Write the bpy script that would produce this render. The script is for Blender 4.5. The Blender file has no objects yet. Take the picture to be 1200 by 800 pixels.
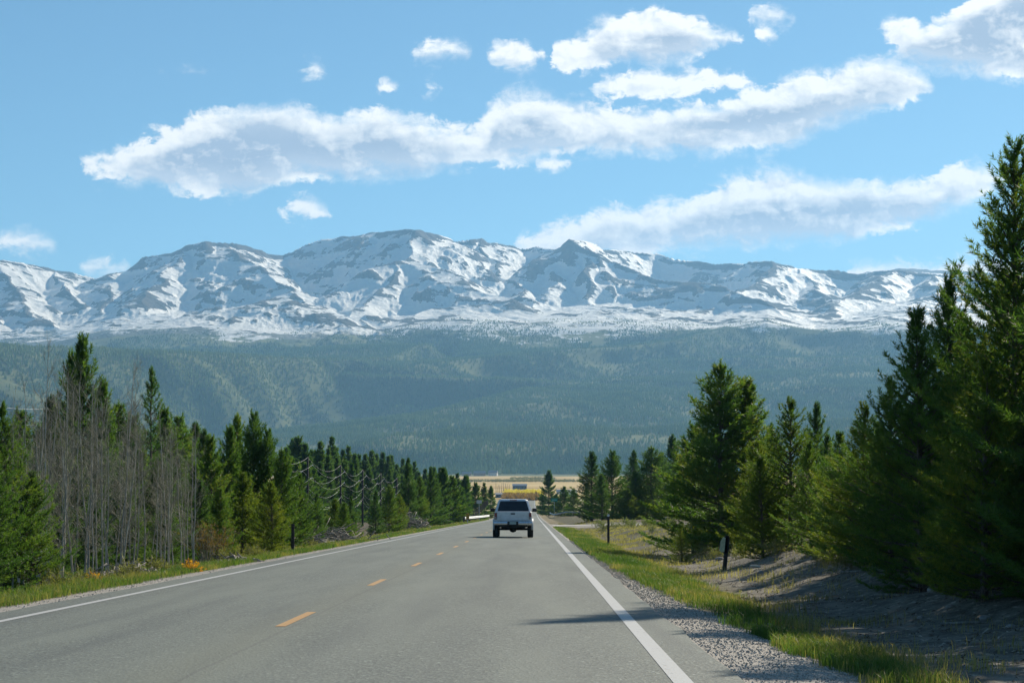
import bpy, bmesh, math, random
import numpy as np
from mathutils import Vector, Matrix

S = bpy.context.scene
COL = S.collection
R = math.radians
rng = np.random.default_rng(7)
random.seed(7)

# ------------------------------------------------------------------ camera
F = 2400.0                       # focal length in photo pixels (1200 wide)
PITCH = math.atan(145 / F)
YAW = math.atan(24 / F)          # camera looks a little left of the road axis (+Y)
CAM_H = 1.25
cd = bpy.data.cameras.new('camera')
cam = bpy.data.objects.new('camera', cd)
COL.objects.link(cam)
cd.sensor_width = 36.0
cd.lens = 36.0 * F / 1200.0
cd.clip_start = 0.1
cd.clip_end = 120000.0
cam.location = (0, 0, CAM_H)
cam.rotation_euler = (math.pi / 2 + PITCH, 0, YAW)
S.camera = cam
_M = cam.rotation_euler.to_matrix()

def ray(px, py):
    v = _M @ Vector(((px - 600) / F, (400 - py) / F, -1.0))
    return v.x / v.y, v.z / v.y

def at(px, py, d):               # photo pixel + distance along the road -> world point
    a, b = ray(px, py)
    return Vector((a * d, d, CAM_H + b * d))

# ------------------------------------------------------------------ light
SUN_AZ, SUN_EL = 31.0, 31.0      # degrees right of the road axis, above horizon
sd = bpy.data.lights.new('sun', 'SUN')
sun = bpy.data.objects.new('sun', sd)
COL.objects.link(sun)
sd.energy = 4.6
sd.angle = R(0.5)
sd.color = (1.0, 0.90, 0.74)
sv = Vector((math.sin(R(SUN_AZ)) * math.cos(R(SUN_EL)), math.cos(R(SUN_AZ)) * math.cos(R(SUN_EL)), math.sin(R(SUN_EL))))
sun.rotation_euler = sv.to_track_quat('Z', 'Y').to_euler()
sun.location = (60, 60, 60)

S.view_settings.view_transform = 'Standard'
S.view_settings.look = 'None'
S.view_settings.gamma = 1.0
S.view_settings.use_curve_mapping = False
S.view_settings.exposure = 0.52
S.render.engine = 'CYCLES'
S.cycles.use_denoising = True
S.cycles.max_bounces = 10
S.cycles.diffuse_bounces = 5
S.cycles.glossy_bounces = 3
S.cycles.transmission_bounces = 4
S.cycles.transparent_max_bounces = 8
S.cycles.volume_bounces = 1
S.cycles.sample_clamp_indirect = 4.0

# ------------------------------------------------------------------ node helpers
class NT:
    def __init__(self, tree):
        self.t = tree
        self.n = tree.nodes
        self.l = tree.links
    def new(self, typ, **kw):
        n = self.n.new(typ)
        for k, v in kw.items():
            setattr(n, k, v)
        return n
    def set(self, sock, v):
        if v is None:
            return
        if isinstance(v, bpy.types.NodeSocket):
            self.l.new(v, sock)
        else:
            if sock.type == 'RGBA' and not isinstance(v, (int, float)) and len(v) == 3:
                v = (*v, 1)
            sock.default_value = v
    def math(self, op, a, b=None, c=None, clamp=False):
        n = self.new('ShaderNodeMath', operation=op, use_clamp=clamp)
        for i, v in enumerate((a, b, c)):
            self.set(n.inputs[i], v)
        return n.outputs[0]
    def vmath(self, op, a, b=None):
        n = self.new('ShaderNodeVectorMath', operation=op)
        self.set(n.inputs[0], a)
        if b is not None:
            self.set(n.inputs[1], b)
        return n.outputs['Value'] if op in ('LENGTH', 'DOT_PRODUCT') else n.outputs[0]
    def smooth(self, v, a, b, lo=0.0, hi=1.0):
        n = self.new('ShaderNodeMapRange', interpolation_type='SMOOTHSTEP')
        self.set(n.inputs['Value'], v)
        self.set(n.inputs['From Min'], a)
        self.set(n.inputs['From Max'], b)
        self.set(n.inputs['To Min'], lo)
        self.set(n.inputs['To Max'], hi)
        return n.outputs[0]
    def mix(self, f, a, b, blend='MIX'):
        n = self.new('ShaderNodeMix', data_type='RGBA', blend_type=blend)
        self.set(n.inputs[0], f)
        self.set(n.inputs[6], a)
        self.set(n.inputs[7], b)
        return n.outputs[2]
    def noise(self, vec, scale, detail=4, rough=0.55, dist=0.0, dims='3D'):
        n = self.new('ShaderNodeTexNoise', noise_dimensions=dims)
        self.set(n.inputs['Vector'], vec)
        n.inputs['Scale'].default_value = scale
        n.inputs['Detail'].default_value = detail
        n.inputs['Roughness'].default_value = rough
        n.inputs['Distortion'].default_value = dist
        return n.outputs[0]
    def vor(self, vec, scale, feature='F1', out=0):
        n = self.new('ShaderNodeTexVoronoi', feature=feature)
        self.set(n.inputs['Vector'], vec)
        n.inputs['Scale'].default_value = scale
        return n.outputs[out]
    def combine(self, x, y, z):
        n = self.new('ShaderNodeCombineXYZ')
        for i, v in enumerate((x, y, z)):
            self.set(n.inputs[i], v)
        return n.outputs[0]
    def sep(self, v):
        n = self.new('ShaderNodeSeparateXYZ')
        self.set(n.inputs[0], v)
        return n.outputs
    def attr(self, name, out='Fac'):
        n = self.new('ShaderNodeAttribute', attribute_name=name)
        return n.outputs[out]
    def pos(self):
        return self.new('ShaderNodeNewGeometry').outputs['Position']
    def bump(self, h, strength, dist):
        n = self.new('ShaderNodeBump')
        n.inputs['Strength'].default_value = strength
        n.inputs['Distance'].default_value = dist
        self.set(n.inputs['Height'], h)
        return n.outputs[0]
    def ramp(self, f, stops):
        n = self.new('ShaderNodeValToRGB')
        self.set(n.inputs[0], f)
        e = n.color_ramp.elements
        while len(e) < len(stops):
            e.new(0.5)
        for k, (p, c) in enumerate(stops):
            e[k].position = p
            e[k].color = (*c, 1)
        return n.outputs[0]

def new_mat(name):
    m = bpy.data.materials.new(name)
    m.use_nodes = True
    k = NT(m.node_tree)
    b = m.node_tree.nodes['Principled BSDF']
    return m, k, b

def simple(name, col, rough=0.6, metal=0.0, var=0.15, scale=6.0, coat=0.0, spec=0.5):
    m, k, b = new_mat(name)
    tc = k.new('ShaderNodeTexCoord').outputs['Object']
    n = k.noise(tc, scale, 5, 0.6)
    dark = tuple(c * (1 - var) for c in col)
    lite = tuple(min(1, c * (1 + var)) for c in col)
    k.set(b.inputs['Base Color'], k.ramp(n, [(0.3, dark), (0.7, lite)]))
    b.inputs['Roughness'].default_value = rough
    b.inputs['Metallic'].default_value = metal
    b.inputs['Coat Weight'].default_value = coat
    b.inputs['Specular IOR Level'].default_value = spec
    return m

# ------------------------------------------------------------------ sky with clouds (world)
W = bpy.data.worlds.new('World')
S.world = W
W.use_nodes = True
k = NT(W.node_tree)
bg = W.node_tree.nodes['Background']
SKY_STRENGTH = 0.066
sky = k.new('ShaderNodeTexSky', sky_type='NISHITA', sun_disc=False)
sky.sun_elevation = R(SUN_EL)
sky.sun_rotation = R(SUN_AZ)
sky.altitude = 2900
sky.air_density = 1.0
sky.dust_density = 1.6
sky.ozone_density = 2.0
skyc = k.mix(1.0, sky.outputs[0], (0.75, 1.055, 1.06), 'MULTIPLY')
gen = k.new('ShaderNodeTexCoord').outputs['Generated']
sx, sy, sz = k.sep(gen)
ysafe = k.math('MAXIMUM', sy, 0.05)
U = k.math('MULTIPLY_ADD', k.math('DIVIDE', sx, ysafe), F, 624.0)
V = k.math('MULTIPLY_ADD', k.math('DIVIDE', sz, ysafe), -F, 545.0)
p2 = k.combine(k.math('MULTIPLY', U, 1 / 46.0), k.math('MULTIPLY', V, 1 / 30.0), 0.0)
n1 = k.noise(p2, 1.0, 6, 0.60, 0.25, '2D')
n1b = k.noise(k.vmath('ADD', p2, (0.22, -0.30, 0)), 1.0, 4, 0.60, 0.25, '2D')
p3 = k.combine(k.math('MULTIPLY', U, 1 / 130.0), k.math('MULTIPLY', V, 1 / 42.0), 3.0)
n2 = k.noise(p3, 1.0, 3, 0.5, 0.0, '2D')
LAYERS = [
  ([(40, 400), (70, 320), (85, 187), (120, 178), (150, 166), (185, 150), (240, 124), (300, 119), (350, 124), (400, 131), (450, 125), (500, 139), (560, 148), (585, 112), (625, 102), (660, 112), (700, 121), (760, 127), (830, 116), (900, 96), (960, 85), (1000, 72), (1040, 66), (1080, 76), (1100, 95), (1110, 250), (1140, 400)],
   [(40, -50), (70, 20), (85, 200), (120, 207), (170, 213), (220, 223), (280, 229), (310, 219), (340, 208), (420, 209), (480, 204), (540, 191), (600, 188), (640, 180), (700, 176), (760, 176), (820, 181), (870, 174), (930, 168), (960, 152), (1000, 138), (1060, 123), (1100, 103), (1110, 0), (1140, -90)]),
  ([(-60, 275), (0, 272), (20, 267), (60, 280), (70, 320), (84, 330), (98, 303), (150, 310), (165, 360), (310, 310), (328, 231), (355, 226), (386, 246), (398, 300), (590, 340), (604, 284), (630, 271), (660, 261), (700, 244), (750, 241), (800, 230), (850, 212), (900, 199), (930, 203), (980, 214), (1020, 208), (1060, 211), (1098, 211), (1110, 195), (1150, 191), (1185, 204), (1196, 330), (1220, 390)],
   [(-60, 290), (0, 290), (20, 294), (60, 294), (70, 270), (84, 280), (98, 318), (150, 322), (165, 290), (310, 200), (328, 250), (355, 257), (386, 254), (398, 220), (590, 260), (604, 300), (640, 316), (700, 304), (780, 293), (850, 289), (920, 287), (1000, 282), (1034, 270), (1060, 267), (1095, 259), (1110, 245), (1150, 233), (1185, 214), (1196, 80), (1220, -50)]),
  ([(345, 90), (353, 72), (366, 69), (380, 80), (388, 120), (430, 140), (440, 94), (452, 91), (464, 99), (474, 140), (562, 100), (578, 48), (605, 42), (640, 58), (644, 70), (650, 46), (685, 40), (700, 25), (740, 10), (765, 5), (800, 12), (840, 25), (872, 42), (876, 60), (884, 5), (905, 2), (930, 12), (938, 30)],
   [(345, 70), (353, 82), (366, 86), (380, 84), (388, 50), (430, 60), (440, 100), (452, 106), (464, 104), (474, 60), (562, 30), (578, 72), (605, 80), (640, 66), (644, 56), (650, 70), (680, 84), (700, 78), (740, 70), (790, 73), (840, 56), (872, 47), (876, 30), (884, 18), (905, 26), (930, 24), (938, 5)]),
  ([(470, 100), (484, 52), (520, 41), (550, 50), (562, 100), (688, 140), (700, 88), (740, 77), (790, 82), (850, 80), (888, 90), (900, 140), (1018, 80), (1034, 28), (1055, 20), (1090, 22), (1120, 10), (1160, -20), (1300, -60)],
   [(470, 20), (484, 64), (520, 66), (550, 62), (562, 20), (688, 60), (700, 103), (740, 108), (800, 107), (850, 103), (888, 98), (900, 40), (1018, -10), (1034, 44), (1060, 66), (1100, 78), (1140, 84), (1200, 92), (1300, 96)]),
  ([(484, 150), (495, 95), (515, 95), (530, 150), (615, 250), (630, 184), (655, 183), (672, 188), (684, 250), (876, 90), (888, 28), (905, 28), (916, 38), (928, 90), (980, 380), (995, 312), (1050, 308), (1110, 308), (1130, 304), (1240, 310)],
   [(484, 50), (495, 103), (515, 105), (530, 50), (615, 130), (630, 192), (655, 194), (672, 191), (684, 130), (876, -20), (888, 40), (905, 44), (916, 42), (928, -20), (980, 260), (995, 330), (1050, 335), (1110, 335), (1130, 335), (1240, 335)]),
]
def fcurve(pts, x):
    n = k.new('ShaderNodeFloatCurve')
    c = n.mapping.curves[0]
    n.mapping.use_clip = False
    P = [((u + 100) / 1500.0, (y + 100) / 500.0) for u, y in pts]
    c.points[0].location = P[0]
    c.points[1].location = P[-1]
    for q in P[1:-1]:
        c.points.new(*q)
    for q in c.points:
        q.handle_type = 'VECTOR'
    n.mapping.extend = 'HORIZONTAL'
    n.mapping.update()
    k.set(n.inputs['Value'], x)
    return n.outputs[0]
warpU = k.math('ADD', U, k.math('MULTIPLY', k.math('SUBTRACT', n1, 0.5), 30.0))
ux = k.math('MULTIPLY_ADD', warpU, 1 / 1500.0, 100 / 1500.0)
vy = k.math('MULTIPLY_ADD', V, 1 / 500.0, 100 / 500.0)
hmax = topd = botd = None
for top, bot in LAYERS:
    a = k.math('MULTIPLY', k.math('SUBTRACT', vy, fcurve(top, ux)), 500.0)
    b = k.math('MULTIPLY', k.math('SUBTRACT', fcurve(bot, ux), vy), 500.0)
    h = k.math('MINIMUM', a, b)
    if hmax is None:
        hmax, topd, botd = h, a, b
    else:
        g = k.math('GREATER_THAN', h, hmax)
        topd = k.math('ADD', topd, k.math('MULTIPLY', g, k.math('SUBTRACT', a, topd)))
        botd = k.math('ADD', botd, k.math('MULTIPLY', g, k.math('SUBTRACT', b, botd)))
        hmax = k.math('MAXIMUM', hmax, h)
n4 = k.noise(k.combine(k.math('MULTIPLY', U, 1 / 15.0), k.math('MULTIPLY', V, 1 / 11.0), 0.0), 1.0, 5, 0.62, 0.4, '2D')
nz = k.math('ADD', k.math('SUBTRACT', n1, 0.50), k.math('MULTIPLY', k.math('SUBTRACT', n4, 0.5), 0.5))
sden = k.math('ADD', hmax, k.math('MULTIPLY_ADD', nz, 40.0, 2.0))
front = k.math('GREATER_THAN', sy, 0.3)
wisp = k.smooth(n2, 0.38, 0.68)                       # some edges are crisp, others trail off
alpha = k.smooth(sden, k.math('MULTIPLY_ADD', wisp, -7.0, -3.0), k.math('MULTIPLY_ADD', wisp, 20.0, 7.0))
alpha = k.math('MULTIPLY', alpha, front)
lump = k.math('ADD', k.math('MULTIPLY', nz, 26.0), k.math('MULTIPLY', k.math('SUBTRACT', n2, 0.5), 30.0))
g1 = k.smooth(k.math('ADD', topd, lump), 11.0, 38.0)
g2 = k.smooth(k.math('ADD', botd, k.math('MULTIPLY', lump, 0.8)), -3.0, 11.0)
n4b = k.noise(k.combine(k.math('MULTIPLY_ADD', U, 1 / 15.0, 0.25), k.math('MULTIPLY_ADD', V, 1 / 11.0, -0.35), 0.0), 1.0, 4, 0.62, 0.4, '2D')
bil = k.math('ADD', k.math('MULTIPLY', k.math('SUBTRACT', n1, n1b), 1.7), k.math('MULTIPLY', k.math('SUBTRACT', n4, n4b), 0.65))
grey = k.math('SUBTRACT', k.math('MULTIPLY', k.math('MULTIPLY', g1, g2), k.smooth(n2, .25, .6, .62, 1.05)), bil, clamp=True)
base_c = k.mix(k.smooth(k.math('ADD', hmax, k.math('MULTIPLY', nz, 18.0)), 8.0, 40.0), (6.9, 7.7, 8.8), (4.7, 5.6, 7.0))
cloudc = k.mix(grey, (13.2, 12.8, 12.1), base_c)
k.set(bg.inputs['Color'], k.mix(alpha, skyc, cloudc))
bg.inputs['Strength'].default_value = SKY_STRENGTH

# ------------------------------------------------------------------ object helpers
def tag(o, label=None, cat=None, group=None, kind=None):
    if label: o['label'] = label
    if cat: o['category'] = cat
    if group: o['group'] = group
    if kind: o['kind'] = kind
    return o

def empty(name, loc, rz=0.0):
    o = bpy.data.objects.new(name, None)
    o.empty_display_size = 0.3
    o.location = loc
    o.rotation_euler = (0, 0, rz)
    COL.objects.link(o)
    return o

def mesh_np(name, V, faces, m=None, smooth=False, attrs=None):
    """V (n,3); faces: list of int arrays (k,3) / (k,4)"""
    me = bpy.data.meshes.new(name)
    V = np.asarray(V, np.float32)
    fl = [np.asarray(f, np.int32) for f in (faces if isinstance(faces, list) else [faces]) if len(f)]
    me.vertices.add(len(V))
    me.vertices.foreach_set('co', V.ravel())
    idx = np.concatenate([f.ravel() for f in fl])
    tot = np.concatenate([np.full(len(f), f.shape[1], np.int32) for f in fl])
    st = np.concatenate([[0], np.cumsum(tot)[:-1]]).astype(np.int32)
    me.loops.add(len(idx))
    me.loops.foreach_set('vertex_index', idx)
    me.polygons.add(len(tot))
    me.polygons.foreach_set('loop_start', st)
    me.polygons.foreach_set('use_smooth', np.full(len(tot), smooth, bool))
    for an, av in (attrs or {}).items():
        a = me.attributes.new(an, 'FLOAT', 'POINT')
        a.data.foreach_set('value', np.asarray(av, np.float32).ravel())
    me.update(calc_edges=True)
    if m: me.materials.append(m)
    return me

def link(name, me, parent=None, loc=None):
    o = bpy.data.objects.new(name, me)
    COL.objects.link(o)
    if parent: o.parent = parent
    if loc is not None: o.location = loc
    return o

class MB:
    """collects simple solids into one mesh"""
    def __init__(self):
        self.v, self.f = [], []
    def add(self, V, Fs):
        o = len(self.v)
        self.v += [tuple(p) for p in V]
        self.f += [tuple(i + o for i in f) for f in Fs]
        return self
    def box(self, c, s, rot=None):
        V = [Vector((sx * s[0] / 2, sy * s[1] / 2, sz * s[2] / 2)) for sz in (-1, 1) for sy in (-1, 1) for sx in (-1, 1)]
        if rot is not None: V = [rot @ p for p in V]
        V = [p + Vector(c) for p in V]
        return self.add(V, [(0, 2, 3, 1), (4, 5, 7, 6), (0, 1, 5, 4), (2, 6, 7, 3), (0, 4, 6, 2), (1, 3, 7, 5)])
    def tube(self, pts, rad, n=6, cap=True):
        pts = [Vector(p) for p in pts]
        rad = rad if hasattr(rad, '__len__') else [rad] * len(pts)
        V, Fs = [], []
        for i, p in enumerate(pts):
            t = (pts[min(i + 1, len(pts) - 1)] - pts[max(i - 1, 0)]).normalized()
            a = t.orthogonal().normalized() if abs(t.z) < 0.99 else Vector((1, 0, 0))
            if abs(t.z) < 0.99:
                a = Vector((0, 0, 1)).cross(t).normalized()
            b = t.cross(a)
            for j in range(n):
                q = 2 * math.pi * j / n
                V.append(p + (a * math.cos(q) + b * math.sin(q)) * rad[i])
        for i in range(len(pts) - 1):
            for j in range(n):
                Fs.append((i * n + j, i * n + (j + 1) % n, (i + 1) * n + (j + 1) % n, (i + 1) * n + j))
        if cap:
            Fs.append(tuple(range(n))[::-1])
            Fs.append(tuple((len(pts) - 1) * n + j for j in range(n)))
        return self.add(V, Fs)
    def loft(self, rings, cap=True):
        n = len(rings[0])
        V = [p for r in rings for p in r]
        Fs = []
        for i in range(len(rings) - 1):
            for j in range(n):
                Fs.append((i * n + j, i * n + (j + 1) % n, (i + 1) * n + (j + 1) % n, (i + 1) * n + j))
        if cap:
            Fs.append(tuple(range(n))[::-1])
            Fs.append(tuple((len(rings) - 1) * n + j for j in range(n)))
        return self.add(V, Fs)
    def lathe_x(self, c, prof, n=20):
        """prof: (x, r) rings about the X axis"""
        rings = [[Vector(c) + Vector((x, r * math.cos(2 * math.pi * j / n), r * math.sin(2 * math.pi * j / n))) for j in range(n)] for x, r in prof]
        return self.loft(rings)
    def build(self, name, m, parent=None, bevel=0.0, smooth=False, loc=None):
        me = bpy.data.meshes.new(name)
        me.from_pydata(self.v, [], self.f)
        bm = bmesh.new(); bm.from_mesh(me)
        bmesh.ops.recalc_face_normals(bm, faces=bm.faces)
        bm.to_mesh(me); bm.free()
        if smooth:
            me.polygons.foreach_set('use_smooth', [True] * len(me.polygons))
        me.materials.append(m)
        o = link(name, me, parent, loc)
        if bevel:
            b = o.modifiers.new('Bevel', 'BEVEL')
            b.width = bevel; b.segments = 2; b.limit_method = 'ANGLE'; b.angle_limit = R(35)
        return o

# numpy gradient noise -----------------------------------------------------
def perlin(x, y, seed=0):
    r = np.random.default_rng(1000 + seed)
    perm = r.permutation(512)
    ang = r.random(512) * 2 * np.pi
    gx, gy = np.cos(ang), np.sin(ang)
    xi, yi = np.floor(x).astype(int), np.floor(y).astype(int)
    xf, yf = x - xi, y - yi
    def g(ix, iy, fx, fy):
        h = perm[(perm[ix & 511] + iy) & 511]
        return gx[h] * fx + gy[h] * fy
    u = xf ** 3 * (xf * (xf * 6 - 15) + 10)
    v = yf ** 3 * (yf * (yf * 6 - 15) + 10)
    a = g(xi, yi, xf, yf); b = g(xi + 1, yi, xf - 1, yf)
    c = g(xi, yi + 1, xf, yf - 1); d = g(xi + 1, yi + 1, xf - 1, yf - 1)
    return ((a + u * (b - a)) * (1 - v) + (c + u * (d - c)) * v) * 1.5

def fbm(x, y, octv=5, seed=0, gain=0.5):
    s, a, f = 0, 1.0, 1.0
    for i in range(octv):
        s = s + a * perlin(x * f, y * f, seed + i)
        a *= gain; f *= 2.03
    return s

def ridged(x, y, octv=5, seed=0, gain=0.5):
    s, a, f = 0, 1.0, 1.0
    for i in range(octv):
        s = s + a * (1 - 2 * np.abs(perlin(x * f, y * f, seed + i)))
        a *= gain; f *= 2.07
    return s

def sstep(a, b, x):
    t = np.clip((x - a) / (b - a), 0, 1)
    return t * t * (3 - 2 * t)
# ------------------------------------------------------------------ terrain heights
EDGE_R, EDGE_L, MID = 1.10, -6.05, -2.65        # white lines and centre line
def zroad(Y):
    Y = np.asarray(Y, float)
    g0, g1, ya, yb = 0.0225, 0.0069, 300.0, 1200.0
    t = np.clip(Y - ya, 0, yb - ya)
    z = -g0 * np.minimum(Y, ya) - (g0 * t + (g1 - g0) * t * t / (2 * (yb - ya)))
    t2 = np.clip(Y - yb, 0, 400)
    return z - (g1 * t2 - g1 * t2 * t2 / 800)

def ground_off(X, Y):
    """height of the ground relative to the road surface, near the road"""
    X = np.asarray(X, float); Y = np.asarray(Y, float)
    right = np.interp(X, [1.5, 2.0, 2.8, 3.7, 4.6, 5.8, 7.0, 12, 30, 80], [-.01, -.05, -.16, -.27, -.24, -.05, .10, .10, .3, 1.0])
    left = np.interp(-X, [6.6, 7.5, 8.3, 9.5, 12, 16, 40, 100], [-.01, -.06, -.12, -.45, -1.0, -1.1, -.6, .2])
    o = np.where(X > -2.5, right, left)
    amp = sstep(2.3, 6.5, np.where(X > -2.5, X, -X - 5.2))
    o = o + amp * (0.13 * fbm(X / 2.6, Y / 3.4, 4, 11) + 0.35 * perlin(X / 17, Y / 23, 21))
    # little dirt berm on the right in front of the pines
    o = o + 0.22 * np.exp(-((X - 6.6 - 0.5 * perlin(Y / 9.0, Y * 0 + .5, 5)) / 0.7) ** 2) * sstep(18, 26, Y) * (1 - sstep(55, 62, Y)) * (0.7 + 0.6 * perlin(Y / 3.5, Y * 0 + 3.1, 6))
    # embankment of the side road
    sr = np.exp(-((Y - 190) / 16.0) ** 4) * (X > 1.2)
    o = o * (1 - sr) + sr * np.interp(X, [1.2, 6, 40], [-0.03, 0.02, 0.3])
    o = np.where((X < 1.5) & (X > -6.6), -0.08, o)
    return o

def ground(X, Y):
    return zroad(Y) + ground_off(X, Y)
def gz(X, Y):
    return float(ground(np.array([X]), np.array([Y]))[0])

# far terrain ---------------------------------------------------------------
YH = 545.0
def wpt(u, y, d):
    p = at(u, y, d)
    return (p.x, p.y, p.z)
TREELINE = ([-600, -200, 0, 60, 130, 200, 300, 380, 430, 480, 540, 620, 700, 770, 840, 900, 955, 1000, 1060, 1110, 1300, 1800],
            [430, 415, 404, 402, 388, 384, 388, 396, 394, 383, 374, 380, 378, 380, 384, 376, 391, 386, 379, 382, 385, 400])
RIDGES = [  # (u, y, d) control points, then side slope
  # skyline
  ([(-900, 400, 12600), (-500, 365, 12500), (-200, 330, 11900), (-60, 309, 11900), (0, 304, 12050), (30, 306, 12350), (62, 314, 12700), (85, 319, 12900), (112, 327, 13050), (140, 316, 12800), (180, 300, 12500), (215, 288, 12200), (245, 281, 12000), (272, 283, 12100), (300, 291, 12350), (335, 298, 12650), (352, 292, 12700), (375, 282, 12600), (400, 275, 12480), (430, 270, 12300), (460, 268, 12050), (490, 267.5, 11800), (515, 271, 12050), (540, 281, 12500), (562, 278, 12750), (590, 286, 13200), (607, 291, 13400), (625, 287, 13100), (648, 291, 12600), (664, 285, 12250), (675, 279, 12050), (690, 285, 12450), (712, 291, 13000), (740, 294, 13500), (770, 297, 13600), (800, 303, 13450), (850, 307, 13100), (880, 306, 12800), (910, 305, 12500), (935, 313, 12700), (950, 314.5, 12850), (975, 316, 12950), (1000, 320, 12900), (1030, 315, 12700), (1060, 314, 12600), (1090, 318, 12600), (1130, 324, 12500), (1200, 330, 12500), (1400, 352, 12500), (1800, 400, 12500)], 0.98),
  # left massif, ribs running down to the right
  ([(0, 304, 12050), (14, 330, 11700), (36, 360, 11000), (70, 388, 10300)], 0.70),
  ([(62, 315, 12700), (80, 338, 11900), (92, 356, 11500)], 0.75),
  ([(-60, 309, 11900), (-40, 345, 11300), (-20, 380, 10300)], 0.65),
  # dome: left rib, right rib
  ([(215, 288, 12200), (206, 308, 11700), (188, 332, 11200), (160, 352, 10700)], 0.68),
  ([(262, 282, 12100), (290, 306, 11600), (330, 330, 11100), (368, 350, 10600)], 0.60),
  ([(140, 316, 12800), (128, 340, 11800), (120, 362, 11200)], 0.6),
  # brown sunlit hump below the dome
  ([(190, 382, 9800), (245, 366, 10000), (300, 350, 10200), (338, 346, 10250), (380, 362, 10100), (430, 381, 9800)], 0.36),
  # central spur
  ([(490, 268, 11800), (484, 290, 11500), (474, 304, 11250), (455, 330, 10900), (432, 352, 10600), (410, 372, 10200)], 0.72),
  ([(474, 304, 11250), (520, 316, 11100), (560, 336, 10800), (600, 352, 10400)], 0.55),
  ([(562, 278, 12750), (578, 306, 12300), (605, 334, 11600), (640, 366, 10500)], 0.62),
  ([(460, 378, 9900), (520, 358, 10300), (575, 354, 10350), (625, 368, 10100), (660, 380, 9800)], 0.40),
  # sharp peak: right ridge swinging over to the far basin
  ([(675, 279, 12050), (705, 298, 11900), (745, 318, 11700), (800, 329, 11400), (850, 334, 11100), (890, 350, 10700), (925, 372, 10200), (940, 386, 9900)], 0.80),
  ([(664, 285, 12250), (650, 312, 11900), (642, 338, 11400)], 0.75),
  ([(690, 287, 12100), (692, 320, 11600), (682, 345, 11300)], 0.95),
  # right bowls
  ([(910, 305, 12500), (900, 322, 12200), (872, 340, 11600), (830, 360, 10900), (800, 374, 10300)], 0.62),
  ([(935, 313, 12700), (950, 330, 12300), (965, 342, 11900)], 0.6),
  ([(1045, 314, 12550), (1020, 330, 12000), (985, 350, 11300), (962, 372, 10500)], 0.6),
  ([(1100, 319, 12500), (1090, 345, 11600), (1050, 368, 10600)], 0.55),
  ([(1200, 330, 12500), (1190, 360, 11300), (1150, 385, 10200)], 0.55),
]
MORAINES = [  # control points, slope towards the camera, slope away
  ([(-500, 470, 7600), (-100, 456, 7600), (60, 448, 7600), (200, 438, 7600), (300, 438, 7500), (400, 435, 7600), (450, 424, 7900), (500, 404, 8600)], 0.80, 0.02),
  ([(250, 556, 5000), (300, 536, 5400), (371, 510, 5700), (414, 503, 5900), (467, 492, 6200), (515, 479, 6500), (555, 470, 6800), (620, 459, 7200), (720, 446, 7600), (860, 436, 8000), (1000, 431, 8100), (1300, 428, 8100)], 0.17, 0.25),
  ([(370, 550, 4900), (432, 530, 5050), (480, 515, 5250), (555, 505, 5450), (642, 500, 5600), (700, 506, 5600), (800, 500, 5700), (1000, 495, 5800), (1300, 500, 5800)], 0.15, 0.22),
  ([(600, 482, 6400), (660, 471, 6600), (740, 463, 6900), (830, 456, 7200), (950, 453, 7300), (1100, 456, 7400), (1300, 455, 7400)], 0.22, 0.12),
  ([(540, 446, 7800), (640, 432, 8100), (760, 424, 8400), (880, 420, 8500), (1010, 418, 8600)], 0.30, 0.04),
  ([(790, 400, 8700), (860, 384, 9200), (905, 380, 9300), (1000, 388, 9200), (1060, 381, 9300), (1150, 384, 9200)], 0.60, 0.1),
]
_segs = []
for pts, sl in RIDGES:
    w = [wpt(*p) for p in pts]
    for a, b in zip(w[:-1], w[1:]):
        _segs.append((a, b, sl))

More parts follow.
